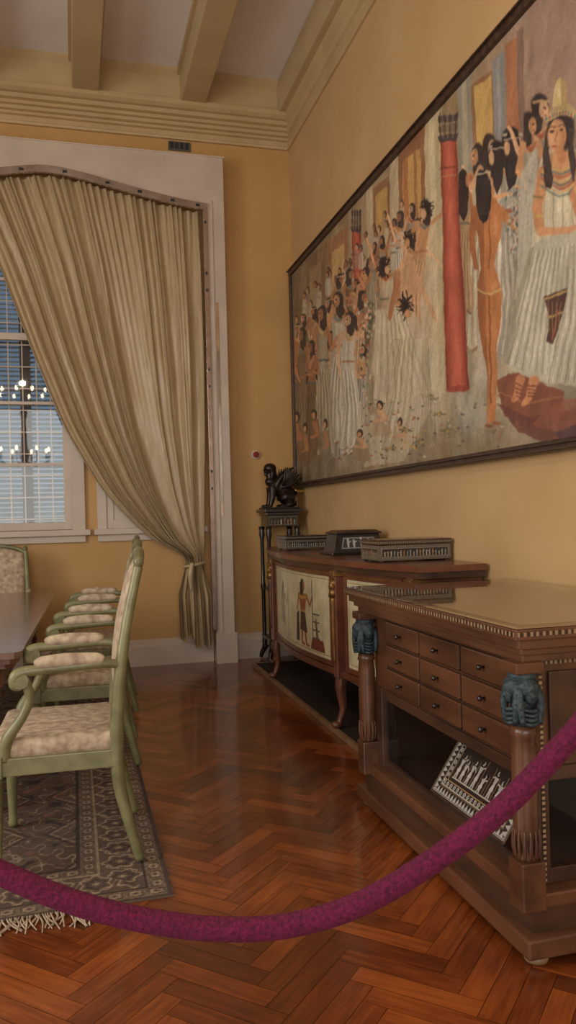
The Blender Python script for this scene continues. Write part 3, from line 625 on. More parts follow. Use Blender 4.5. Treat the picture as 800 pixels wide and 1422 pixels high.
def mural():
    par=empty('wall_painting',(XR,4.3,2.55))
    y0,y1,z0,z1=1.5,6.98,1.585,3.50
    nu,nv=1500,520; xw=XR-.035
    Y,Z=np.meshgrid(np.linspace(y1,y0,nu),np.linspace(z0,z1,nv),indexing='ij'); Y=Y.ravel();Z=Z.ravel()
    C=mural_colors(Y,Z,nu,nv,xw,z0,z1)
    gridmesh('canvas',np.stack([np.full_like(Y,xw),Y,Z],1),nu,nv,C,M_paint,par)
    fr=.045
    a0,a1,b0,b1=y0-fr,y1+fr,z0-fr,z1+fr
    def bar(n,ya,yb,za,zb,e=0):
        box(n,XR-.06+e,XR,ya,yb,za,zb,M_frame,par,bev=.006)
    bar('frame_bottom',a0,a1,b0,z0+.004); bar('frame_top',a0,a1,z1-.004,b1); bar('frame_far',y1-.004,a1-.001,b0+.001,b1-.001,.003); bar('frame_near',a0+.001,y0+.004,b0+.001,b1-.001,.003)
    g=[boxgeo(XR-.075,XR-.06,a0,a1,z,z+.008) for z in (b0+.004,b0+.028,b1-.014)]; V,F=merge(g); obj('frame_beads',V,F,M_frame,par)
    box('backing',XR-.034,XR,y0,y1,z0,z1,M_dark,par)
mural()

# ------------------------------------------------------------------ inlay decoration functions
def inlaid(W,H,bw=.03,seed=1,fig=True,dark=(34,27,24),light=(172,162,144)):
    def fn(u,v):
        p=Paint(u,v,dark); d=np.minimum(np.minimum(u,W-u),np.minimum(v,H-v))
        C=p.C
        l=np.array(light,float)
        C[(d<bw*.12)]=l*.7
        tri=(np.abs(((u+v)/ (bw*.5))%1-.5)<.16)&(d>bw*.3)&(d<bw*.7); C[tri]=l
        C[(d>bw*.9)&(d<bw*1.02)]=l
        if fig:
            r=random.Random(seed); n=max(3,int((W-2*bw)/((H-2*bw)*.42)))
            for i in range(n):
                x=bw*1.3+(W-2.6*bw)*(i+.5)/n; h=(H-2.4*bw)*r.uniform(.6,.95); b=bw*1.25; col=r.choice([light,(190,180,160),(166,124,80),(140,150,152)])
                p.cap(x,b,h*.08,x,b+h*.7,h*.10,col); p.ell(x+h*.03,b+h*.88,h*.09,h*.10,col); s=r.choice([-1,1])
                p.cap(x,b+h*.65,h*.045,x+s*h*.3,b+h*r.uniform(.4,.8),h*.03,col); p.cap(x,b+h*.1,h*.045,x+s*h*.14,b,h*.045,col)
        return p.C
    return fn
def dashes(period,a=(168,146,112),b=(50,32,24),duty=.5):
    def fn(u,v):
        C=np.empty((len(u),3)); C[:]=b; C[(u/period%1)<duty]=a; return C
    return fn
def decor_box(name,x0,x1,y0,y1,z0,z1,m,seed,bw=.022,lid=True):
    e=empty(name,((x0+x1)/2,(y0+y1)/2,z0)); zl=z1-.028
    box('body',x0,x1,y0,y1,z0+.008,zl,m,e,bev=.002); 
    if lid: box('lid',x0-.006,x1+.006,y0-.006,y1+.006,zl+.002,z1,m,e,bev=.003)
    for sx in (x0+.01,x1-.03):
        for sy in (y0+.01,y1-.03): box('foot',sx,sx+.02,sy,sy+.02,z0,z0+.01,m,e)
    q=.0012
    pquad('inlay_front',(x0,y0-q,z0+.01),(1,0,0),(0,0,1),x1-x0,zl-z0-.012,inlaid(x1-x0,zl-z0-.012,bw*.8,seed),M_inlay,e,.002)
    pquad('inlay_side',(x0-q,y0,z0+.01),(0,1,0),(0,0,1),y1-y0,zl-z0-.012,inlaid(y1-y0,zl-z0-.012,bw*.8,seed+1),M_inlay,e,.002)
    if lid:
        D=dashes(.012,a=(140,124,100),b=(36,28,24))
        pquad('inlay_lid_front',(x0-.006,y0-.0075,zl+.009),(1,0,0),(0,0,1),x1-x0+.012,.010,D,M_inlay,e,.002)
        pquad('inlay_lid_side',(x0-.0075,y0-.006,zl+.009),(0,1,0),(0,0,1),y1-y0+.012,.010,D,M_inlay,e,.002)
        pquad('inlay_top',(x0,y0,z1+.001),(1,0,0),(0,1,0),x1-x0,y1-y0,inlaid(x1-x0,y1-y0,.03,seed+2,light=(150,140,124)),M_inlay,e,.004)
    return e

# ------------------------------------------------------------------ console (sideboard)
YC0,YC1=3.62,6.62
def xf(y):
    if y>=6.0: return 1.5+.16*((y-6.0)/.62)**1.6
    if y>=4.45: return 1.5-.07*math.sin(math.pi*(y-4.45)/1.55)
    return 1.5+.16*((4.45-y)/.83)**1.6
def outline(off,ya=YC0,yb=YC1,back=2.0):
    ys=np.linspace(ya-off,yb+off,70); return [(xf(min(max(y,YC0),YC1))-off,y) for y in ys]+[(back,yb+off),(back,ya-off)]
plat=empty('sideboard_platform',(1.7,5.2,0)); box('deck',1.475,1.985,3.45,6.66,.002,.03,M_plat,plat); box('edge_front',1.455,1.475,3.45,6.66,.002,.036,M_trimL,plat); box('edge_end',1.455,1.985,6.66,6.675,.002,.036,M_trimL,plat)
sb=empty('sideboard',(1.75,5.1,0))
prism('carcass',outline(-.02),.36,.97,M_red,sb)
prism('top_slab',outline(.035),.998,1.03,M_red,sb)
prism('top_moulding',outline(.018),.965,.998,M_wood2,sb)
prism('base_moulding',outline(.0),.335,.375,M_red,sb)
def strip3(name,ya,yb,za,zb,off,m):
    ys=np.linspace(ya,yb,24); o=[(xf(y)-off,y) for y in ys]+[(xf(y)+.02,y) for y in ys[::-1]]; return prism(name,o,za,zb,m,sb)
def doorpaint(W,H,which):
    def fn(u,v):
        p=Paint(u,v,(200,188,150)); n=fbm(u*12,v*12,3)[:,None]; p.C+= (n-.5)*50
        d=np.minimum(np.minimum(u,W-u),np.minimum(v,H-v)); p.C[(d>.018)&(d<.023)]=(150,124,82)
        def eg(x,h,skirt,skin,hair,extra,a=1,w=1.35):
            b=.045
            X=lambda q:x+q*w
            p.cap(X(-.02),b,.012,X(-.012),b+h*.4,.02,skin,a); p.cap(X(.045),b,.012,X(.01),b+h*.4,.02,skin,a); p.cap(X(-.02),b,.009,X(.02),b-.004,.007,skin,a); p.cap(X(.045),b,.009,X(.08),b-.004,.007,skin,a)
            p.poly([(X(-.045),b+h*.2),(X(.06),b+h*.17),(X(.03),b+h*.5),(X(-.03),b+h*.5)],skirt,a)
            p.poly([(X(-.03),b+h*.48),(X(.03),b+h*.48),(X(.06),b+h*.76),(X(-.06),b+h*.76)],skin,a)
            p.cap(X(.055),b+h*.74,.012,X(.10),b+h*.6,.009,skin,a); p.cap(X(.10),b+h*.6,.009,X(.13),b+h*.75,.008,skin,a)
            p.cap(X(-.055),b+h*.74,.012,X(-.085),b+h*.5,.009,skin,a)
            p.ell(X(0),b+h*.88,.036,.045,hair,a); p.ell(X(.014),b+h*.87,.022,.03,skin,a); p.poly([(X(-.035),b+h*.72),(X(.012),b+h*.76),(X(.0),b+h*.95),(X(-.035),b+h*.92)],hair,a)
            p.line([(X(-.05),b+h*.72),(X(0),b+h*.69),(X(.05),b+h*.72)],.009,extra,a); p.line([(X(-.03),b+h*.49),(X(.03),b+h*.49)],.007,extra,a); p.line([(X(.13),b),(X(.13),b+h*.98)],.005,hair,a)
            for q in range(5): p.line([(X(-.03+q*.014),b+h*.48),(X(-.04+q*.022),b+h*.2)],.002,extra,.7*a)
        if which=='c':
            eg(W*.26,H*.74,(150,140,118),(150,136,110),(112,106,92),(140,128,96),.7)
            eg(W*.66,H*.84,(52,40,44),(150,84,52),(34,28,30),(176,140,60))
            p.poly([(W*.55,.05),(W*.60,.05),(W*.605,H*.5),(W*.565,H*.45)],(70,56,60)); p.cap(W*.85,.06,.024,W*.83,H*.42,.012,(120,96,60)); p.poly([(W*.76,.03),(W*.93,.03),(W*.91,.10),(W*.78,.10)],(120,60,44))
            for q in range(4): p.line([(W*.80,H*(.2+.1*q)),(W*.87,H*(.2+.1*q))],.006,(70,90,92),.9)
        else: eg(W*.5,H*.78,(120,84,60),(140,86,56),(40,32,32),(90,110,110),1,1.0)
        return p.C
    return fn
def curvedpanel(name,ya,yb,za,zb,which):
    W=yb-ya;H=zb-za; nu=int(W/.005);nv=int(H/.005)
    ys=np.linspace(yb,ya,nu); P=np.array([[(xf(y)+.008,y,z) for z in np.linspace(za,zb,nv)] for y in ys]).reshape(-1,3)
    u,v=np.meshgrid(np.linspace(0,W,nu),np.linspace(0,H,nv),indexing='ij')
    gridmesh(name,P,nu,nv,doorpaint(W,H,which)(u.ravel(),v.ravel()),M_panel,sb)
    t=.028
    for n,a in [('b',(ya-t,yb+t,za-t,za)),('t',(ya-t,yb+t,zb,zb+t)),('n',(ya-t,ya,za,zb)),('f',(yb,yb+t,za,zb))]: strip3(name+'_frame_'+n,*a,.0,M_red)
curvedpanel('door_center',4.57,5.9,.41,.92,'c'); curvedpanel('door_far',6.10,6.46,.41,.92,'s'); curvedpanel('door_near',3.8,4.33,.41,.92,'s')
for i,y in enumerate([3.68,4.45,6.0,6.56]):
    x=xf(y); 
    box('post_%d'%i,x-.03,x+.05,y-.035,y+.035,.33,.968,M_red,sb,bev=.006)
    box('post_cap_%d'%i,x-.04,x+.05,y-.042,y+.042,.93,.96,M_gold,sb,bev=.004)
    V,F=merge([ellgeo((x-.035,y,.875),(.024,.026,.035)),ellgeo((x-.025,y,.89),(.03,.034,.03)),lathegeo([(.032,0),(.026,.03),(.02,.05)],(x-.03,y,.81),14)]); obj('caryatid_head_%d'%i,V,F,M_gold,sb,True)
    V,F=tubegeo([(x-.032,y,.81),(x-.034,y,.6),(x-.032,y,.42)],[.02,.014,.009],8); obj('herm_%d'%i,V,F,M_gold if i%2 else M_wood,sb,True)
    tube('leg_%d'%i,[(x+.01,y,.36),(x+.0,y,.27),(x+.012,y,.15),(x-.01,y,.075),(x-.02,y,.052)],[.036,.033,.022,.019,.02],M_red,sb,n=10)
    V,F=ellgeo((x-.028,y,.055),(.034,.025,.022)); obj('foot_%d'%i,V,F,M_red,sb,True)
for i,y in enumerate([3.72,6.52]): tube('rear_leg_%d'%i,[(1.94,y,.36),(1.94,y,.2),(1.95,y,.034)],[.03,.024,.018],M_red,sb)
strip3('inlay_line',3.7,6.55,.935,.942,.004,M_gold)

decor_box('inlaid_box',1.575,1.995,3.97,4.24,1.031,1.150,M_wood2,3)
decor_box('inlaid_box.001',1.54,1.93,5.75,6.02,1.031,1.14,M_ebony,9,bw=.018)
cx0,cx1,cy0,cy1=1.62,1.97,4.86,5.10
ck=empty('inlaid_casket',(1.78,5.0,1.03)); box('plinth',cx0-.02,cx1+.02,cy0-.02,cy1+.02,1.031,1.05,M_ebony,ck,bev=.004)
def frustum(name,x0,x1,y0,y1,z0,z1,ins,m,p):
    v=[(x0,y0,z0),(x1,y0,z0),(x1,y1,z0),(x0,y1,z0),(x0+ins,y0+ins,z1),(x1-ins,y0+ins,z1),(x1-ins,y1-ins,z1),(x0+ins,y1-ins,z1)]
    return fixn(obj(name,v,[(0,1,2,3),(4,5,6,7),(0,1,5,4),(1,2,6,5),(2,3,7,6),(3,0,4,7)],m,p))
frustum('body',cx0,cx1,cy0,cy1,1.05,1.165,.03,M_ebony,ck); box('cornice',cx0+.015,cx1-.015,cy0+.015,cy1-.015,1.165,1.178,M_ebony,ck,bev=.003)
frustum('lid',cx0+.025,cx1-.025,cy0+.025,cy1-.025,1.178,1.19,.02,M_wood2,ck)
s=np.array([0,.03,.115]); s=s/np.linalg.norm(s)
def casketpaint(u,v):
    W=cx1-cx0-.08;H=.095; p=Paint(u,v,(40,34,32)); p.poly([(.012,.012),(W-.012,.012),(W-.03,H-.012),(.03,H-.012)],(140,146,148)); p.poly([(.02,.018),(W-.02,.018),(W-.036,H-.018),(.036,H-.018)],(60,56,56))
    for x,h in ((.06,.05),(.10,.04),(.15,.055),(.20,.045)): p.cap(x,.022,.006,x,.022+h*.7,.008,(178,180,178)); p.ell(x,.022+h,.008,.009,(178,180,178)); p.cap(x,.05,.004,x+.02,.06,.003,(178,180,178))
    return p.C
pquad('inlay_front',(cx0+.04,cy0+.0005,1.06),(1,0,0),tuple(s),cx1-cx0-.08,.095,casketpaint,M_inlay,ck,.002)

# ------------------------------------------------------------------ pedestal + winged sphinx
pd=empty('pedestal_stand',(1.78,6.86,0)); px,py,hw=1.775,6.865,.155
box('top',px-.17,px+.17,py-.17,py+.17,1.325,1.355,M_ebony,pd,bev=.006); box('top_mould',px-.15,px+.15,py-.15,py+.15,1.30,1.325,M_ebony,pd,bev=.004)
box('frieze',px-.135,px+.135,py-.135,py+.135,1.20,1.30,M_ebony,pd,bev=.003)
pquad('frieze_inlay',(px-.135,py-.1365,1.205),(1,0,0),(0,0,1),.27,.09,inlaid(.27,.09,.012,4,light=(120,98,72)),M_inlay,pd,.003)
for i,(sx,sy) in enumerate([(-1,-1),(1,-1),(1,1),(-1,1)]):
    c=(px+sx*.13,py+sy*.13,0)
    lathe('column_%d'%i,[(.028,.10),(.02,.14),(.024,.16),(.018,.2),(.018,.62),(.026,.66),(.018,.70),(.017,1.08),(.028,1.13),(.022,1.16),(.03,1.2)],c,M_ebony,pd,n=14)
    tube('foot_%d'%i,[(c[0]-sx*.01,c[1]-sy*.01,.13),(c[0]+sx*.02,c[1]+sy*.02,.06),(c[0]+sx*.03,c[1]+sy*.03,.018)],[.026,.022,.016],M_ebony,pd)
box('lower_shelf',px-.15,px+.15,py-.15,py+.15,.20,.225,M_ebony,pd,bev=.004); box('mid_shelf',px-.13,px+.13,py-.13,py+.13,.64,.655,M_ebony,pd,bev=.003)
sp=empty('winged_sphinx_statue',(px,py,1.355))
bz=1.36; S=1.2
def L(p): return (px+.0+p[0]*S,py+p[1]*S,bz+p[2]*S)
def T(pts,r): return tubegeo([L(p) for p in pts],[q*S for q in r],10,4)
def E(c,r): return ellgeo(L(c),tuple(q*S for q in r))
g=[T([(.11,0,.075),(.05,0,.12),(-.02,0,.165),(-.05,0,.19)],[.058,.062,.066,.05]),T([(-.05,0,.19),(-.06,0,.235),(-.065,0,.26)],[.04,.03,.028]),
   E((-.07,0,.285),(.036,.032,.042)),E((-.107,0,.283),(.008,.006,.008)),E((-.10,0,.265),(.008,.01,.006)),E((-.095,0,.252),(.014,.012,.01)),
   E((-.06,0,.30),(.048,.048,.038)),T([(-.058,.038,.30),(-.055,.05,.26),(-.06,.045,.215)],[.014,.018,.014]),T([(-.058,-.038,.30),(-.055,-.05,.26),(-.06,-.045,.215)],[.014,.018,.014]),E((-.035,0,.25),(.026,.036,.05)),
   E((-.07,0,.20),(.03,.035,.035))]
for s_ in(-1,1):
    g+=[T([(-.05,s_*.038,.16),(-.055,s_*.042,.09),(-.07,s_*.042,.03),(-.085,s_*.042,.016),(-.12,s_*.042,.014)],[.034,.024,.018,.017,.015]),
        T([(.09,s_*.045,.08),(.04,s_*.062,.085),(.035,s_*.066,.055)],[.055,.04,.028]),T([(.04,s_*.066,.065),(.08,s_*.066,.03),(.03,s_*.066,.015),(.0,s_*.066,.013)],[.024,.018,.016,.015])]
g+=[T([(.12,0,.05),(.13,.0,.03),(.12,.05,.02),(.08,.09,.016)],[.016,.012,.010,.010])]
V,F=merge(g); o=fixn(obj('body',V,F,M_bronze,sp,True)); rm=o.modifiers.new('r','REMESH'); rm.mode='VOXEL'; rm.voxel_size=.0045; rm.use_smooth_shade=True; sm=o.modifiers.new('s','SMOOTH'); sm.iterations=3
for s_ in(-1,1):
    g=[]
    for i in range(8):
        f=i/7; a=math.radians(20+58*f); ln=.18-.06*f
        st=(-.01+.02*f,s_*.055,.15+.02*f)
        mid=(st[0]+math.cos(a)*ln*.55,s_*(.068+.01*f),st[2]+math.sin(a)*ln*.45-.004)
        en=(st[0]+math.cos(a)*ln*1.0,s_*(.07+.02*f),st[2]+math.sin(a)*ln+.012)
        g.append(tubegeo([L(st),L(mid),L(en)],[.014*S,.015*S,.004*S],8,5,flat=.4))
    g.append(tubegeo([L((-.03,s_*.05,.13)),L((-.015,s_*.06,.19)),L((.03,s_*.068,.25)),L((.10,s_*.075,.30))],[.018*S,.018*S,.013*S,.005*S],8,5,flat=.6))
    V,F=merge(g); fixn(obj('wing_%d'%(1 if s_>0 else 2),V,F,M_bronze,sp,True))
box('base',px-.16,px+.165,py-.095,py+.095,1.3555,1.371,M_bronze,sp,bev=.003)

# ------------------------------------------------------------------ display cabinet
cab=empty('display_cabinet',(1.6,2.65,0))
X0=1.17; Xb=2.0; Ya=1.95; Yz=3.40
box('top_slab',X0,Xb,Ya,Yz,.934,.966,M_wood,cab,bev=.004)
pquad('edge_inlay_front',(X0-.0012,Ya+.005,.945),(0,1,0),(0,0,1),Yz-Ya-.01,.012,dashes(.020,a=(158,132,100),duty=.45),M_inlay,cab,.003)
pquad('edge_inlay_end',(X0+.005,Ya-.0012,.945),(1,0,0),(0,0,1),Xb-X0-.01,.012,dashes(.020,a=(158,132,100),duty=.45),M_inlay,cab,.003)
def topfn(u,v):
    W=Xb-X0;H=Yz-Ya; p=Paint(u,v,(128,96,72)); n=fbm(u*4,v*22,4)[:,None]; p.C+=(n-.5)*50
    d=np.minimum(np.minimum(u,W-u),np.minimum(v,H-v)); p.C[d<.012]=(58,36,26); k=(d>.02)&(d<.030); 
    dd=((u+v)/.03%1<.5); p.C[k&dd]=(170,150,116); p.C[k&~dd]=(52,32,24); p.C[(d>.05)&(d<.056)]=(60,38,28)
    return p.C
M_top=attrmat('glazed_top',rough=.22,coat=1.0,coatr=.02)
pquad('glazed_top',(X0+.002,Ya+.002,.9672),(1,0,0),(0,1,0),Xb-X0-.004,Yz-Ya-.004,topfn,M_top,cab,.006)
obj('glass_sheet',[(X0+.04,Ya+.04,.972),(Xb-.04,Ya+.04,.972),(Xb-.04,Yz-.04,.972),(X0+.04,Yz-.04,.972)],[(0,1,2,3)],glassmat('top_glass',.10),cab)
for i,(o_,z0,z1) in enumerate([(.018,.905,.934),(.035,.885,.905),(.05,.862,.885)]): box('cornice_%d'%i,X0+o_,Xb,Ya+o_,Yz-o_,z0,z1,M_wood,cab,bev=.005)
bx=1.275; by0,by1=2.06,3.29
box('upper_body',bx,Xb,by0,by1,.53,.865,M_wood,cab)
dy0,dy1=2.13,3.14; dz0,dz1=.545,.845
for c in range(3):
    for r in range(3):
        a=dy0+(dy1-dy0)*c/3+.008; b=dy0+(dy1-dy0)*(c+1)/3-.008; q=dz0+(dz1-dz0)*r/3+.006; w_=dz0+(dz1-dz0)*(r+1)/3-.006
        box('drawer_%d_%d'%(c,r),bx-.014,bx+.01,a,b,q,w_,M_wood,cab,bev=.006)
        V,F=lathegeo([(.004,0),(.004,.01),(.010,.014),(.009,.022),(.003,.026)],(0,0,0),12); V=[(bx-.014-z_,(a+b)/2+x_,(q+w_)/2+y_) for x_,y_,z_ in V]; fixn(obj('knob_%d_%d'%(c,r),V,F,M_ebony,cab,True))
V,F=merge([boxgeo(bx-.006,bx,dy0+(dy1-dy0)*c/3-.004,dy0+(dy1-dy0)*c/3+.004,dz0,dz1) for c in range(4)]+[boxgeo(bx-.007,bx,dy0,dy1,dz0+.1*r-.003,dz0+.1*r+.003) for r in range(4)]); obj('drawer_rails',V,F,M_wood2,cab)
zf=.215
box('case_floor',bx,Xb,by0,by1,zf-.02,zf,M_dark,cab); box('case_back',Xb-.02,Xb,by0,by1,zf,.53,M_dark,cab); box('case_far',bx,Xb,by1-.02,by1,zf,.53,M_dark,cab)
box('case_ceiling',bx,Xb,by0,by1,.515,.5295,M_dark,cab)
for n,a in [('fr_b',(bx-.010,bx+.015,by0+.06,by1-.09,.2005,.235)),('fr_t',(bx-.010,bx+.015,by0+.06,by1-.09,.50,.54)),('fr_n',(bx-.012,bx+.017,by0-.012,by0+.06,.2005,.541)),('fr_f',(bx-.012,bx+.017,by1-.09,by1,.2005,.541)),
            ('en_b',(bx+.05,Xb-.06,by0-.01,by0+.015,.2005,.245)),('en_t',(bx+.05,Xb-.06,by0-.01,by0+.015,.50,.54)),('en_r',(Xb-.06,Xb-.001,by0-.012,by0+.017,.2005,.541)),('en_l',(bx+.017,bx+.05,by0-.011,by0+.015,.2005,.541))]:
    box(n,*a,M_wood2,cab,bev=.003)
obj('glass_front',[(bx+.004,by0+.05,.23),(bx+.004,by1-.08,.23),(bx+.004,by1-.08,.505),(bx+.004,by0+.05,.505)],[(0,1,2,3)],M_glass2,cab)
obj('glass_end',[(bx+.04,by0+.004,.24),(Xb-.05,by0+.004,.24),(Xb-.05,by0+.004,.505),(bx+.04,by0+.004,.505)],[(0,1,2,3)],M_glass2,cab)
pquad('end_inlay_v',(bx+.025,by0-.0135,.21),(0,0,1),(1,0,0),.64,.010,dashes(.016),M_inlay,cab,.003)
pquad('end_inlay_h',(bx+.04,by0-.0015,.84),(1,0,0),(0,0,1),Xb-bx-.06,.010,dashes(.016),M_inlay,cab,.003)
box('end_panel',bx+.06,Xb-.05,by0-.012,by0,.57,.82,M_wood2,cab,bev=.005)
box('plinth_upper',1.225,Xb,2.0,3.345,.155,.20,M_wood,cab,bev=.008)
box('plinth_mid',1.235,Xb,2.01,3.335,.085,.155,M_wood2,cab)
box('plinth_lower',1.20,Xb,1.975,3.37,.03,.088,M_wood,cab,bev=.008)
for i,(x,y) in enumerate([(1.25,2.02),(1.25,3.32),(1.93,2.02),(1.93,3.32)]): lathe('bun_foot_%d'%i,[(.02,0),(.034,.008),(.036,.02),(.025,.032)],(x,y,0.001),M_trimL,cab,n=18)
for i,(x,y) in enumerate([(1.235,2.03),(1.235,3.30),(1.94,2.03)]):
    box('col_block_%d'%i,x-.038,x+.038,y-.038,y+.038,.155,.295,M_wood,cab,bev=.005)
    lathe('column_%d'%i,[(.034,.295),(.036,.305),(.030,.33),(.034,.345),(.037,.40),(.037,.60),(.033,.645),(.039,.655),(.034,.68)],(x,y,0),M_wood,cab,n=20)
    g=[]
    for k_ in range(14):
        a=2*math.pi*k_/14; g.append(tubegeo([(x+.032*math.cos(a),y+.032*math.sin(a),.30),(x+.038*math.cos(a),y+.038*math.sin(a),.34),(x+.036*math.cos(a),y+.036*math.sin(a),.385)],[.005,.006,.002],6,3))
    V,F=merge(g); obj('col_leaves_%d'%i,V,F,M_wood,cab,True)
    g=[]
    for dx,dy in ((-1,0),(0,-1)):
        cx_=x+dx*.022; cy_=y+dy*.022
        g+=[ellgeo((cx_+dx*.018,cy_+dy*.018,.775),(.021,.021,.03)),ellgeo((cx_+dx*.005,cy_+dy*.005,.79),(.034,.034,.033))]
        nx,ny=-dy,dx
        for s_ in(-1,1): g.append(tubegeo([(cx_+nx*s_*.027+dx*.01,cy_+ny*s_*.027+dy*.01,.79),(cx_+nx*s_*.033+dx*.018,cy_+ny*s_*.033+dy*.018,.745),(cx_+nx*s_*.026+dx*.02,cy_+ny*s_*.026+dy*.02,.69)],[.012,.013,.008],8,4))
        g.append(ellgeo((cx_+dx*.036,cy_+dy*.036,.772),(.006,.006,.009)))
        for k_ in range(4): g.append(tubegeo([(cx_+nx*-.028+dx*.014,cy_+ny*-.028+dy*.014,.735-k_*.013),(cx_+dx*.03,cy_+dy*.03,.728-k_*.013),(cx_+nx*.028+dx*.014,cy_+ny*.028+dy*.014,.735-k_*.013)],.006,6,4))
    g.append(lathegeo([(.03,.68),(.036,.70),(.036,.80),(.042,.82),(.042,.835)],(x,y,0),16))
    V,F=merge(g); fixn(obj('head_capital_%d'%i,V,F,M_teal,cab,True))
    box('abacus_%d'%i,x-.045,x+.045,y-.045,y+.045,.832,.864,M_wood,cab,bev=.004)
bd=empty('inlaid_game_board',(1.4,2.55,.3))
Ld=np.array([.17,0,.245]); Ln=np.linalg.norm(Ld); Ld/=Ln; Bo=np.array([1.305,2.28,.222]); nrm=np.array([-Ld[2],0,Ld[0]])
c8=[]
for d in(0,.018):
    for (a,b) in((0,0),(.54,0),(.54,Ln),(0,Ln)): c8.append(tuple(Bo+np.array([0,a,0])+Ld*b-nrm*d))
fixn(obj('board',c8,[(0,1,2,3),(4,5,6,7),(0,1,5,4),(1,2,6,5),(2,3,7,6),(3,0,4,7)],M_ebony,bd))
def board(u,v):
    W,H=.54,Ln; li=(196,192,180); p=Paint(u,v,(44,36,32)); d=np.minimum(np.minimum(u,W-u),np.minimum(v,H-v)); C=p.C
    C[d<.006]=(120,96,66); C[(d>.009)&(d<.013)]=li
    al=np.where(np.minimum(u,W-u)<np.minimum(v,H-v),v,u)
    tri=(d>.015)&(d<.039)&(np.abs((al/.022)%1-.5)*.9<(.039-d)/.024*.42); C[tri]=li
    C[(d>.041)&(d<.044)]=(150,120,80); C[(d>.046)&(d<.049)]=li
    e=(d>.050)&(d<.068); rr=np.hypot(((al/.026)%1-.5)*.026,d-.059); C[e&(rr<.0085)&(rr>.005)]=li; C[e&(rr<.0028)]=li
    C[(d>.069)&(d<.073)]=(170,140,96)
    q=p; r=random.Random(3)
    q.line([(.09,.09),(.45,.09)],.0025,li); 
    # enthroned figure with attendants, table and papyrus
    for x,h,s_ in ((.115,.10,1),(.155,.085,1),(.20,.11,1),(.265,.07,-1),(.31,.115,-1),(.355,.10,-1),(.40,.085,-1),(.435,.10,-1)):
        q.cap(x-.006,.092,.0035,x,.092+h*.42,.006,li); q.cap(x+.008,.092,.0035,x+.002,.092+h*.42,.006,li)
        q.poly([(x-.011,.092+h*.28),(x+.012,.092+h*.28),(x+.006,.092+h*.5),(x-.006,.092+h*.5)],(210,206,194)); q.poly([(x-.006,.092+h*.5),(x+.006,.092+h*.5),(x+.013,.092+h*.75),(x-.013,.092+h*.75)],li)
        q.cap(x+s_*.011,.092+h*.73,.003,x+s_*.024,.092+h*r.uniform(.55,.9),.0025,li); q.ell(x+s_*.001,.092+h*.87,.0075,.009,li); q.ell(x-s_*.004,.092+h*.9,.006,.008,(30,26,26)); q.line([(x+s_*.025,.092),(x+s_*.025,.092+h)],.0012,(170,140,96))
    return p.C
pquad('inlay',tuple(Bo+nrm*.0015),(0,1,0),tuple(Ld),.54,Ln,board,M_inlay,bd,.0022)

# ------------------------------------------------------------------ dining table
tb=empty('dining_table',(-.9,4.95,0))
tx0,tx1,ty0,ty1=-1.52,-.18,3.47,6.37
def octo(o): 
    c=.03; a,b,d,e=tx0+o,tx1-o,ty0+o,ty1-o
    return [(a+c,d),(b-c,d),(b,d+c),(b,e-c),(b-c,e),(a+c,e),(a,e-c),(a,d+c)]
prism('top',octo(0),.735,.762,M_table,tb); prism('top_mould',octo(.018),.712,.735,M_red,tb); prism('top_mould_lower',octo(.04),.69,.712,M_red,tb); prism('apron',octo(.09),.60,.69,M_red,tb)
for i,(x,y) in enumerate([(tx0+.16,ty0+.3),(tx1-.17,ty0+.3),(tx0+.16,ty1-.3),(tx1-.17,ty1-.3)]):
    box('leg_block_%d'%i,x-.05,x+.05,y-.05,y+.05,.5,.61,M_red,tb,bev=.005); lathe('leg_%d'%i,[(.03,.014),(.04,.03),(.026,.07),(.036,.3),(.045,.45),(.035,.48),(.045,.5)],(x,y,0),M_red,tb)
tb.rotation_euler=(0,0,-.0276)

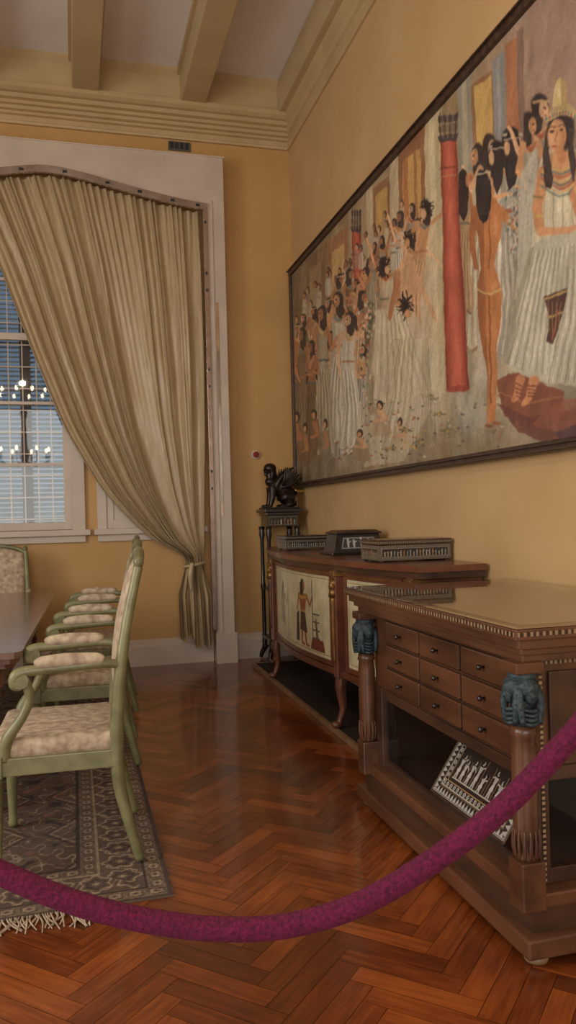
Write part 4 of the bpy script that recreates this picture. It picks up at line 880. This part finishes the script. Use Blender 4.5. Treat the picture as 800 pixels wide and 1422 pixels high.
# ------------------------------------------------------------------ chairs (front towards -X)
def build_chair(name,loc,rot,sc=1.0):
    e=empty(name,(0,0,0))
    for i,s_ in enumerate((-1,1)):
        y=s_*.25
        tube('back_post_%d'%i,[(.235,y,.005),(.20,y,.14),(.165,y,.30),(.16,y,.46),(.172,y,.66),(.205,y*.98,.88),(.245,y*.95,1.06),(.255,y*.93,1.10)],[.018,.021,.026,.028,.024,.021,.019,.02],M_green,e,n=8,phase=.39)
        V,F=ellgeo((.257,y*.93,1.12),(.02,.02,.024)); obj('finial_%d'%i,V,F,M_green,e,True)
        box('front_block_%d'%i,-.30,-.245,y-.03,y+.03,.36,.44,M_green,e,bev=.004)
        lathe('front_leg_%d'%i,[(.016,0),(.02,.015),(.016,.03),(.017,.06),(.027,.33),(.03,.345),(.024,.36)],(-.272,y,0),M_green,e,n=14)
        ya=s_*.265
        tube('arm_%d'%i,[(.185,y,.74),(.10,ya,.752),(-.06,ya*1.02,.745),(-.15,ya*1.04,.742),(-.190,ya*1.04,.728),(-.195,ya*1.04,.695),(-.17,ya*1.04,.688)],[.016,.018,.018,.021,.022,.02,.014],M_green,e,n=10)
        disc_=lathegeo([(.030,-.02),(.030,.02)],(0,0,0),18); V=[(-.175+a,ya*1.04+z,.712+b) for a,b,z in disc_[0]]; fixn(obj('arm_scroll_%d'%i,V,disc_[1],M_green,e,False))
        tube('arm_support_%d'%i,[(-.24,y,.42),(-.225,ya*.98,.50),(-.17,ya,.58),(-.145,ya*1.02,.65),(-.165,ya*1.04,.72)],[.024,.022,.017,.017,.02],M_green,e,n=10)
        tube('arm_pad_%d'%i,[(.12,ya,.764),(.09,ya,.770),(-.02,ya*1.01,.772),(-.10,ya*1.02,.768),(-.125,ya*1.02,.762)],[.012,.024,.027,.024,.012],M_fab,e,n=12,flat=1.0)
        box('side_rail_%d'%i,-.25,.15,y-.02,y+.02,.365,.43,M_green,e,bev=.004)
    box('front_rail',-.295,-.255,-.23,.23,.366,.434,M_green,e,bev=.004); box('back_rail',.145,.18,-.23,.23,.366,.429,M_green,e,bev=.004)
    c=box('seat_cushion',-.285,.165,-.262,.262,.42,.495,M_fab,e,bev=.026)
    c.data.polygons.foreach_set('use_smooth',[True]*len(c.data.polygons))
    tube('crest_rail',[(.25,-.235,1.085),(.262,-.16,1.125),(.268,0,1.15),(.262,.16,1.125),(.25,.235,1.085)],[.016,.019,.022,.019,.016],M_green,e,n=8)
    tube('lower_back_rail',[(.168,-.24,.60),(.18,0,.60),(.168,.24,.60)],.018,M_green,e,n=8)
    V=[];F=[];n=15;mz=12
    for side in (0,1):
        for i in range(n):
            y=-.225+.45*i/(n-1); zt=1.07+.065*math.cos(y/.24*math.pi/2)
            for j in range(mz):
                f=j/(mz-1); z=.615+(zt-.615)*f; xc=np.interp(z,[.46,.66,.88,1.07,1.2],[.16,.172,.205,.25,.275])
                bul=.026*(1-abs(2*i/(n-1)-1)**4)*(1-abs(2*f-1)**4)+.008
                V.append((xc-bul if side==0 else xc+bul*.4,y,z))
    o=n*mz
    for i in range(n-1):
        for j in range(mz-1):
            a=i*mz+j; F.append((a,a+1,a+mz+1,a+mz)); F.append((o+a,o+a+mz,o+a+mz+1,o+a+1))
    for i in range(n-1): F+=[(i*mz,(i+1)*mz,o+(i+1)*mz,o+i*mz),(i*mz+mz-1,o+i*mz+mz-1,o+(i+1)*mz+mz-1,(i+1)*mz+mz-1)]
    for j in range(mz-1): F+=[(j,o+j,o+j+1,j+1),((n-1)*mz+j,(n-1)*mz+j+1,o+(n-1)*mz+j+1,o+(n-1)*mz+j)]
    fixn(obj('back_upholstery',V,F,M_fab,e,True))
    e.location=loc; e.rotation_euler=(0,0,rot); e.scale=(1,1,sc); return e
RUGZ=.016
build_chair('dining_chair',(-.015,3.29,RUGZ),math.radians(-2))
build_chair('dining_chair.001',(.075,4.47,RUGZ),math.radians(-2.5))
build_chair('dining_chair.002',(.155,5.62,RUGZ),math.radians(-3))
build_chair('dining_chair.003',(-.62,6.56,RUGZ),math.radians(90),.95)

# ------------------------------------------------------------------ rug
rg=empty('oriental_rug',(-.9,4.4,0)); rx0,rx1,ry0,ry1=-2.1,.30,2.74,6.75
def rugfn(u,v):
    W=rx1-rx0;H=ry1-ry0; u2=W-u; n=fbm(u*5,v*5,6)[:,None]; C=np.array([96,78,64.])+(n-.5)*36
    d=np.minimum(np.minimum(u,u2),np.minimum(v,H-v)); al=np.where(np.minimum(u,u2)<np.minimum(v,H-v),v,u)
    def band(a,b,col,mix=1):
        k=(d>=a)&(d<b); C[k]=C[k]*(1-mix)+np.array(col,float)*mix
    band(0,.015,(74,58,50)); band(.015,.075,(118,100,82)); band(.075,.085,(60,46,42)); band(.085,.235,(92,74,62)); band(.235,.245,(148,128,104)); band(.245,.305,(112,92,76)); band(.305,.32,(60,48,42))
    for lo,hi,per,c1,c2 in [(.015,.075,.07,(74,56,50),(164,144,118)),(.085,.235,.13,(152,132,106),(62,48,44)),(.245,.305,.07,(72,56,50),(160,140,114))]:
        mid=(lo+hi)/2; hh=(hi-lo)/2; q=((al/per)%1-.5)*per; k=(d>lo)&(d<hi)
        ang=np.arctan2(d-mid,q); rr=np.hypot(q/(per*.42),(d-mid)/(hh*.85))*(1+.16*np.cos(ang*6))
        C[k&(rr<1)&(rr>.84)]=c1; C[k&(rr<.6)&(rr>.44)]=c2; C[k&(rr<.2)]=c1
        w=np.abs(np.sin(al/per*2*math.pi)*hh*.7-(d-mid)); C[k&(w<.004)&(rr>1)]=c1
    k=d>.32
    s1=np.sin(u*26)*np.sin(v*26)+.6*np.sin(u*61+v*9)*np.sin(v*47)+.4*np.sin(u*17-v*31); C[k&(np.abs(s1)<.07)]=(146,126,102); C[k&(s1>.95)]=(62,46,44); C[k&(s1<-1.0)]=(124,88,72)
    cu=np.abs(((u*2.6)%1)-.5)+np.abs(((v*2.2)%1)-.5); C[k&(np.abs(cu-.42)<.016)]=(62,48,44); C[k&(np.abs(cu-.36)<.010)]=(150,130,104)
    return C*(.82+.32*fbm(u*60,v*60,3,2)[:,None])
box('pile',rx0,rx1,ry0,ry1,.001,.009,mat('rug_edge',(100,82,68)),rg)
pquad('pattern',(rx0,ry0,.0095),(1,0,0),(0,1,0),rx1-rx0,ry1-ry0,rugfn,M_rug,rg,.005)
g=[];random.seed(3)
for x in np.arange(rx0+.01,rx1-.25,.008):
    a=random.uniform(-.04,.04); b=random.uniform(-.03,.03); l=random.uniform(.06,.12)
    g.append(tubegeo([(x,ry0+.005,.007),(x+a*.5,ry0-l*.5,.010),(x+a+b,ry0-l,.004)],[.003,.0035,.002],5,3))
V,F=merge(g); obj('fringe',V,F,M_fringe,rg,True)

# ------------------------------------------------------------------ velvet rope and stanchions
fw=Vector((math.sin(TH),math.cos(TH),0)); rt=Vector((math.cos(TH),-math.sin(TH),0))
def RP(a,z,d=1.45): v=rt*a+fw*d; return (v.x,v.y,z)
A=[(-1.05,.985),(-.95,.895),(-.82,.80),(-.68,.725),(-.544,.660),(-.414,.604),(-.283,.567),(-.151,.547),(-.019,.550),(.113,.586),(.247,.660),(.382,.758),(.517,.893),(.60,.985)]
ro=empty('velvet_rope_barrier',RP(0,.6)); tube('rope',[RP(*a) for a in A],.0215,M_velvet,ro,n=20,k=8)
for nm,a,sg in (('right',.655,-1),('left',-1.11,1)):
    c=RP(a,0)
    lathe('post_'+nm,[(.16,0.001),(.16,.012),(.13,.03),(.04,.045),(.022,.07),(.019,.12),(.019,.96),(.03,.97),(.03,1.01),(.018,1.02),(.03,1.045),(.024,1.07),(.005,1.08)],c,M_brass,ro,n=32)
    e_=RP(a+sg*.05,.987); tube('hook_'+nm,[(c[0],c[1],.99),((c[0]+e_[0])/2,(c[1]+e_[1])/2,1.0),e_],[.006,.006,.02],M_brass,ro)

# ------------------------------------------------------------------ chandelier in the near half of the room
cc=(-.68,2.0)
ch=empty('chandelier',(cc[0],cc[1],3))
tube('rod',[(cc[0],cc[1],5.2),(cc[0],cc[1],2.3)],.012,M_brass,ch,sp=False)
lathe('hub',[(.01,2.15),(.05,2.2),(.08,2.3),(.05,2.4),(.03,2.8),(.06,2.9),(.02,3.0)],(cc[0],cc[1],0),M_brass,ch)
M_bulb=emat('bulb_glow',(255,230,195),26)
for t_,(R_,z_,n_) in enumerate([(.36,2.25,8),(.42,3.1,12)]):
    for i in range(n_):
        a=2*math.pi*(i+.3)/n_; dx,dy=math.cos(a),math.sin(a)
        tube('arm_%d_%d'%(t_,i),[(cc[0]+dx*.02,cc[1]+dy*.02,z_-.05),(cc[0]+dx*R_*.5,cc[1]+dy*R_*.5,z_-.12),(cc[0]+dx*R_*.95,cc[1]+dy*R_*.95,z_-.07),(cc[0]+dx*R_,cc[1]+dy*R_,z_)],.008,M_brass,ch,n=6)
        lathe('cup_%d_%d'%(t_,i),[(.008,-.0),(.03,.01),(.012,.02),(.012,.08)],(cc[0]+dx*R_,cc[1]+dy*R_,z_),M_white,ch,n=10)
        V,F=ellgeo((cc[0]+dx*R_,cc[1]+dy*R_,z_+.115),(.02,.02,.038),10,8); obj('bulb_%d_%d'%(t_,i),V,F,M_bulb,ch,True)

# ------------------------------------------------------------------ light
def area(name,loc,tgt,sx,sy,e,c):
    l=bpy.data.lights.new(name,'AREA'); l.shape='RECTANGLE'; l.size=sx; l.size_y=sy; l.energy=e; l.color=c
    o=bpy.data.objects.new(name,l); COL.objects.link(o); o.location=loc; o.rotation_euler=(Vector(tgt)-Vector(loc)).to_track_quat('-Z','Y').to_euler(); return o
area('area_fill_front',(-.4,YF+.05,2.1),(-.2,3,1.6),3.4,3.0,128,(1,.95,.88))  # added area lamp behind the camera, its source is unseen
area('area_fill_left',(XL+.05,2.4,2.4),(0,2.8,1.9),1.9,3.0,125,(1,.96,.9))  # added area lamp brightening the room from the left, window unseen
area('area_fill_left.001',(XL+.05,-.6,2.4),(0,0,2.0),1.9,3.0,75,(1,.96,.9))  # second added lamp on the unseen left side
l=bpy.data.lights.new('chandelier_light','POINT'); l.energy=50; l.color=(1,.88,.70); l.shadow_soft_size=.035
o=bpy.data.objects.new('chandelier_light',l); COL.objects.link(o); o.location=(cc[0],cc[1],3.35)
w=bpy.data.worlds.new('World'); scene.world=w; w.use_nodes=True
bg=w.node_tree.nodes['Background']; sky=w.node_tree.nodes.new('ShaderNodeTexSky'); sky.sky_type='HOSEK_WILKIE'; sky.sun_direction=(.3,-.6,.7); w.node_tree.links.new(sky.outputs[0],bg.inputs[0]); bg.inputs[1].default_value=1.1

scene.view_settings.view_transform='Standard'
# ------------------------------------------------------------------ camera
cam=bpy.data.cameras.new('camera'); co=bpy.data.objects.new('camera',cam); COL.objects.link(co)
cam.sensor_fit='HORIZONTAL'; cam.sensor_width=36; cam.lens=36*FPX/800; cam.clip_start=.05
R0=Vector((math.cos(TH),-math.sin(TH),0)); U0=Vector((0,0,1)); Fw=Vector((math.sin(TH),math.cos(TH),0))
pt=.0036; Fp=(Fw+U0*pt).normalized(); Up=(U0-Fw*pt).normalized()
Rc=R0*math.cos(ROLL)-Up*math.sin(ROLL); Uc=R0*math.sin(ROLL)+Up*math.cos(ROLL)
Mx=Matrix(((Rc.x,Uc.x,-Fp.x),(Rc.y,Uc.y,-Fp.y),(Rc.z,Uc.z,-Fp.z)))
co.matrix_world=Matrix.Translation((0,0,CH))@Mx.to_4x4()
scene.camera=co
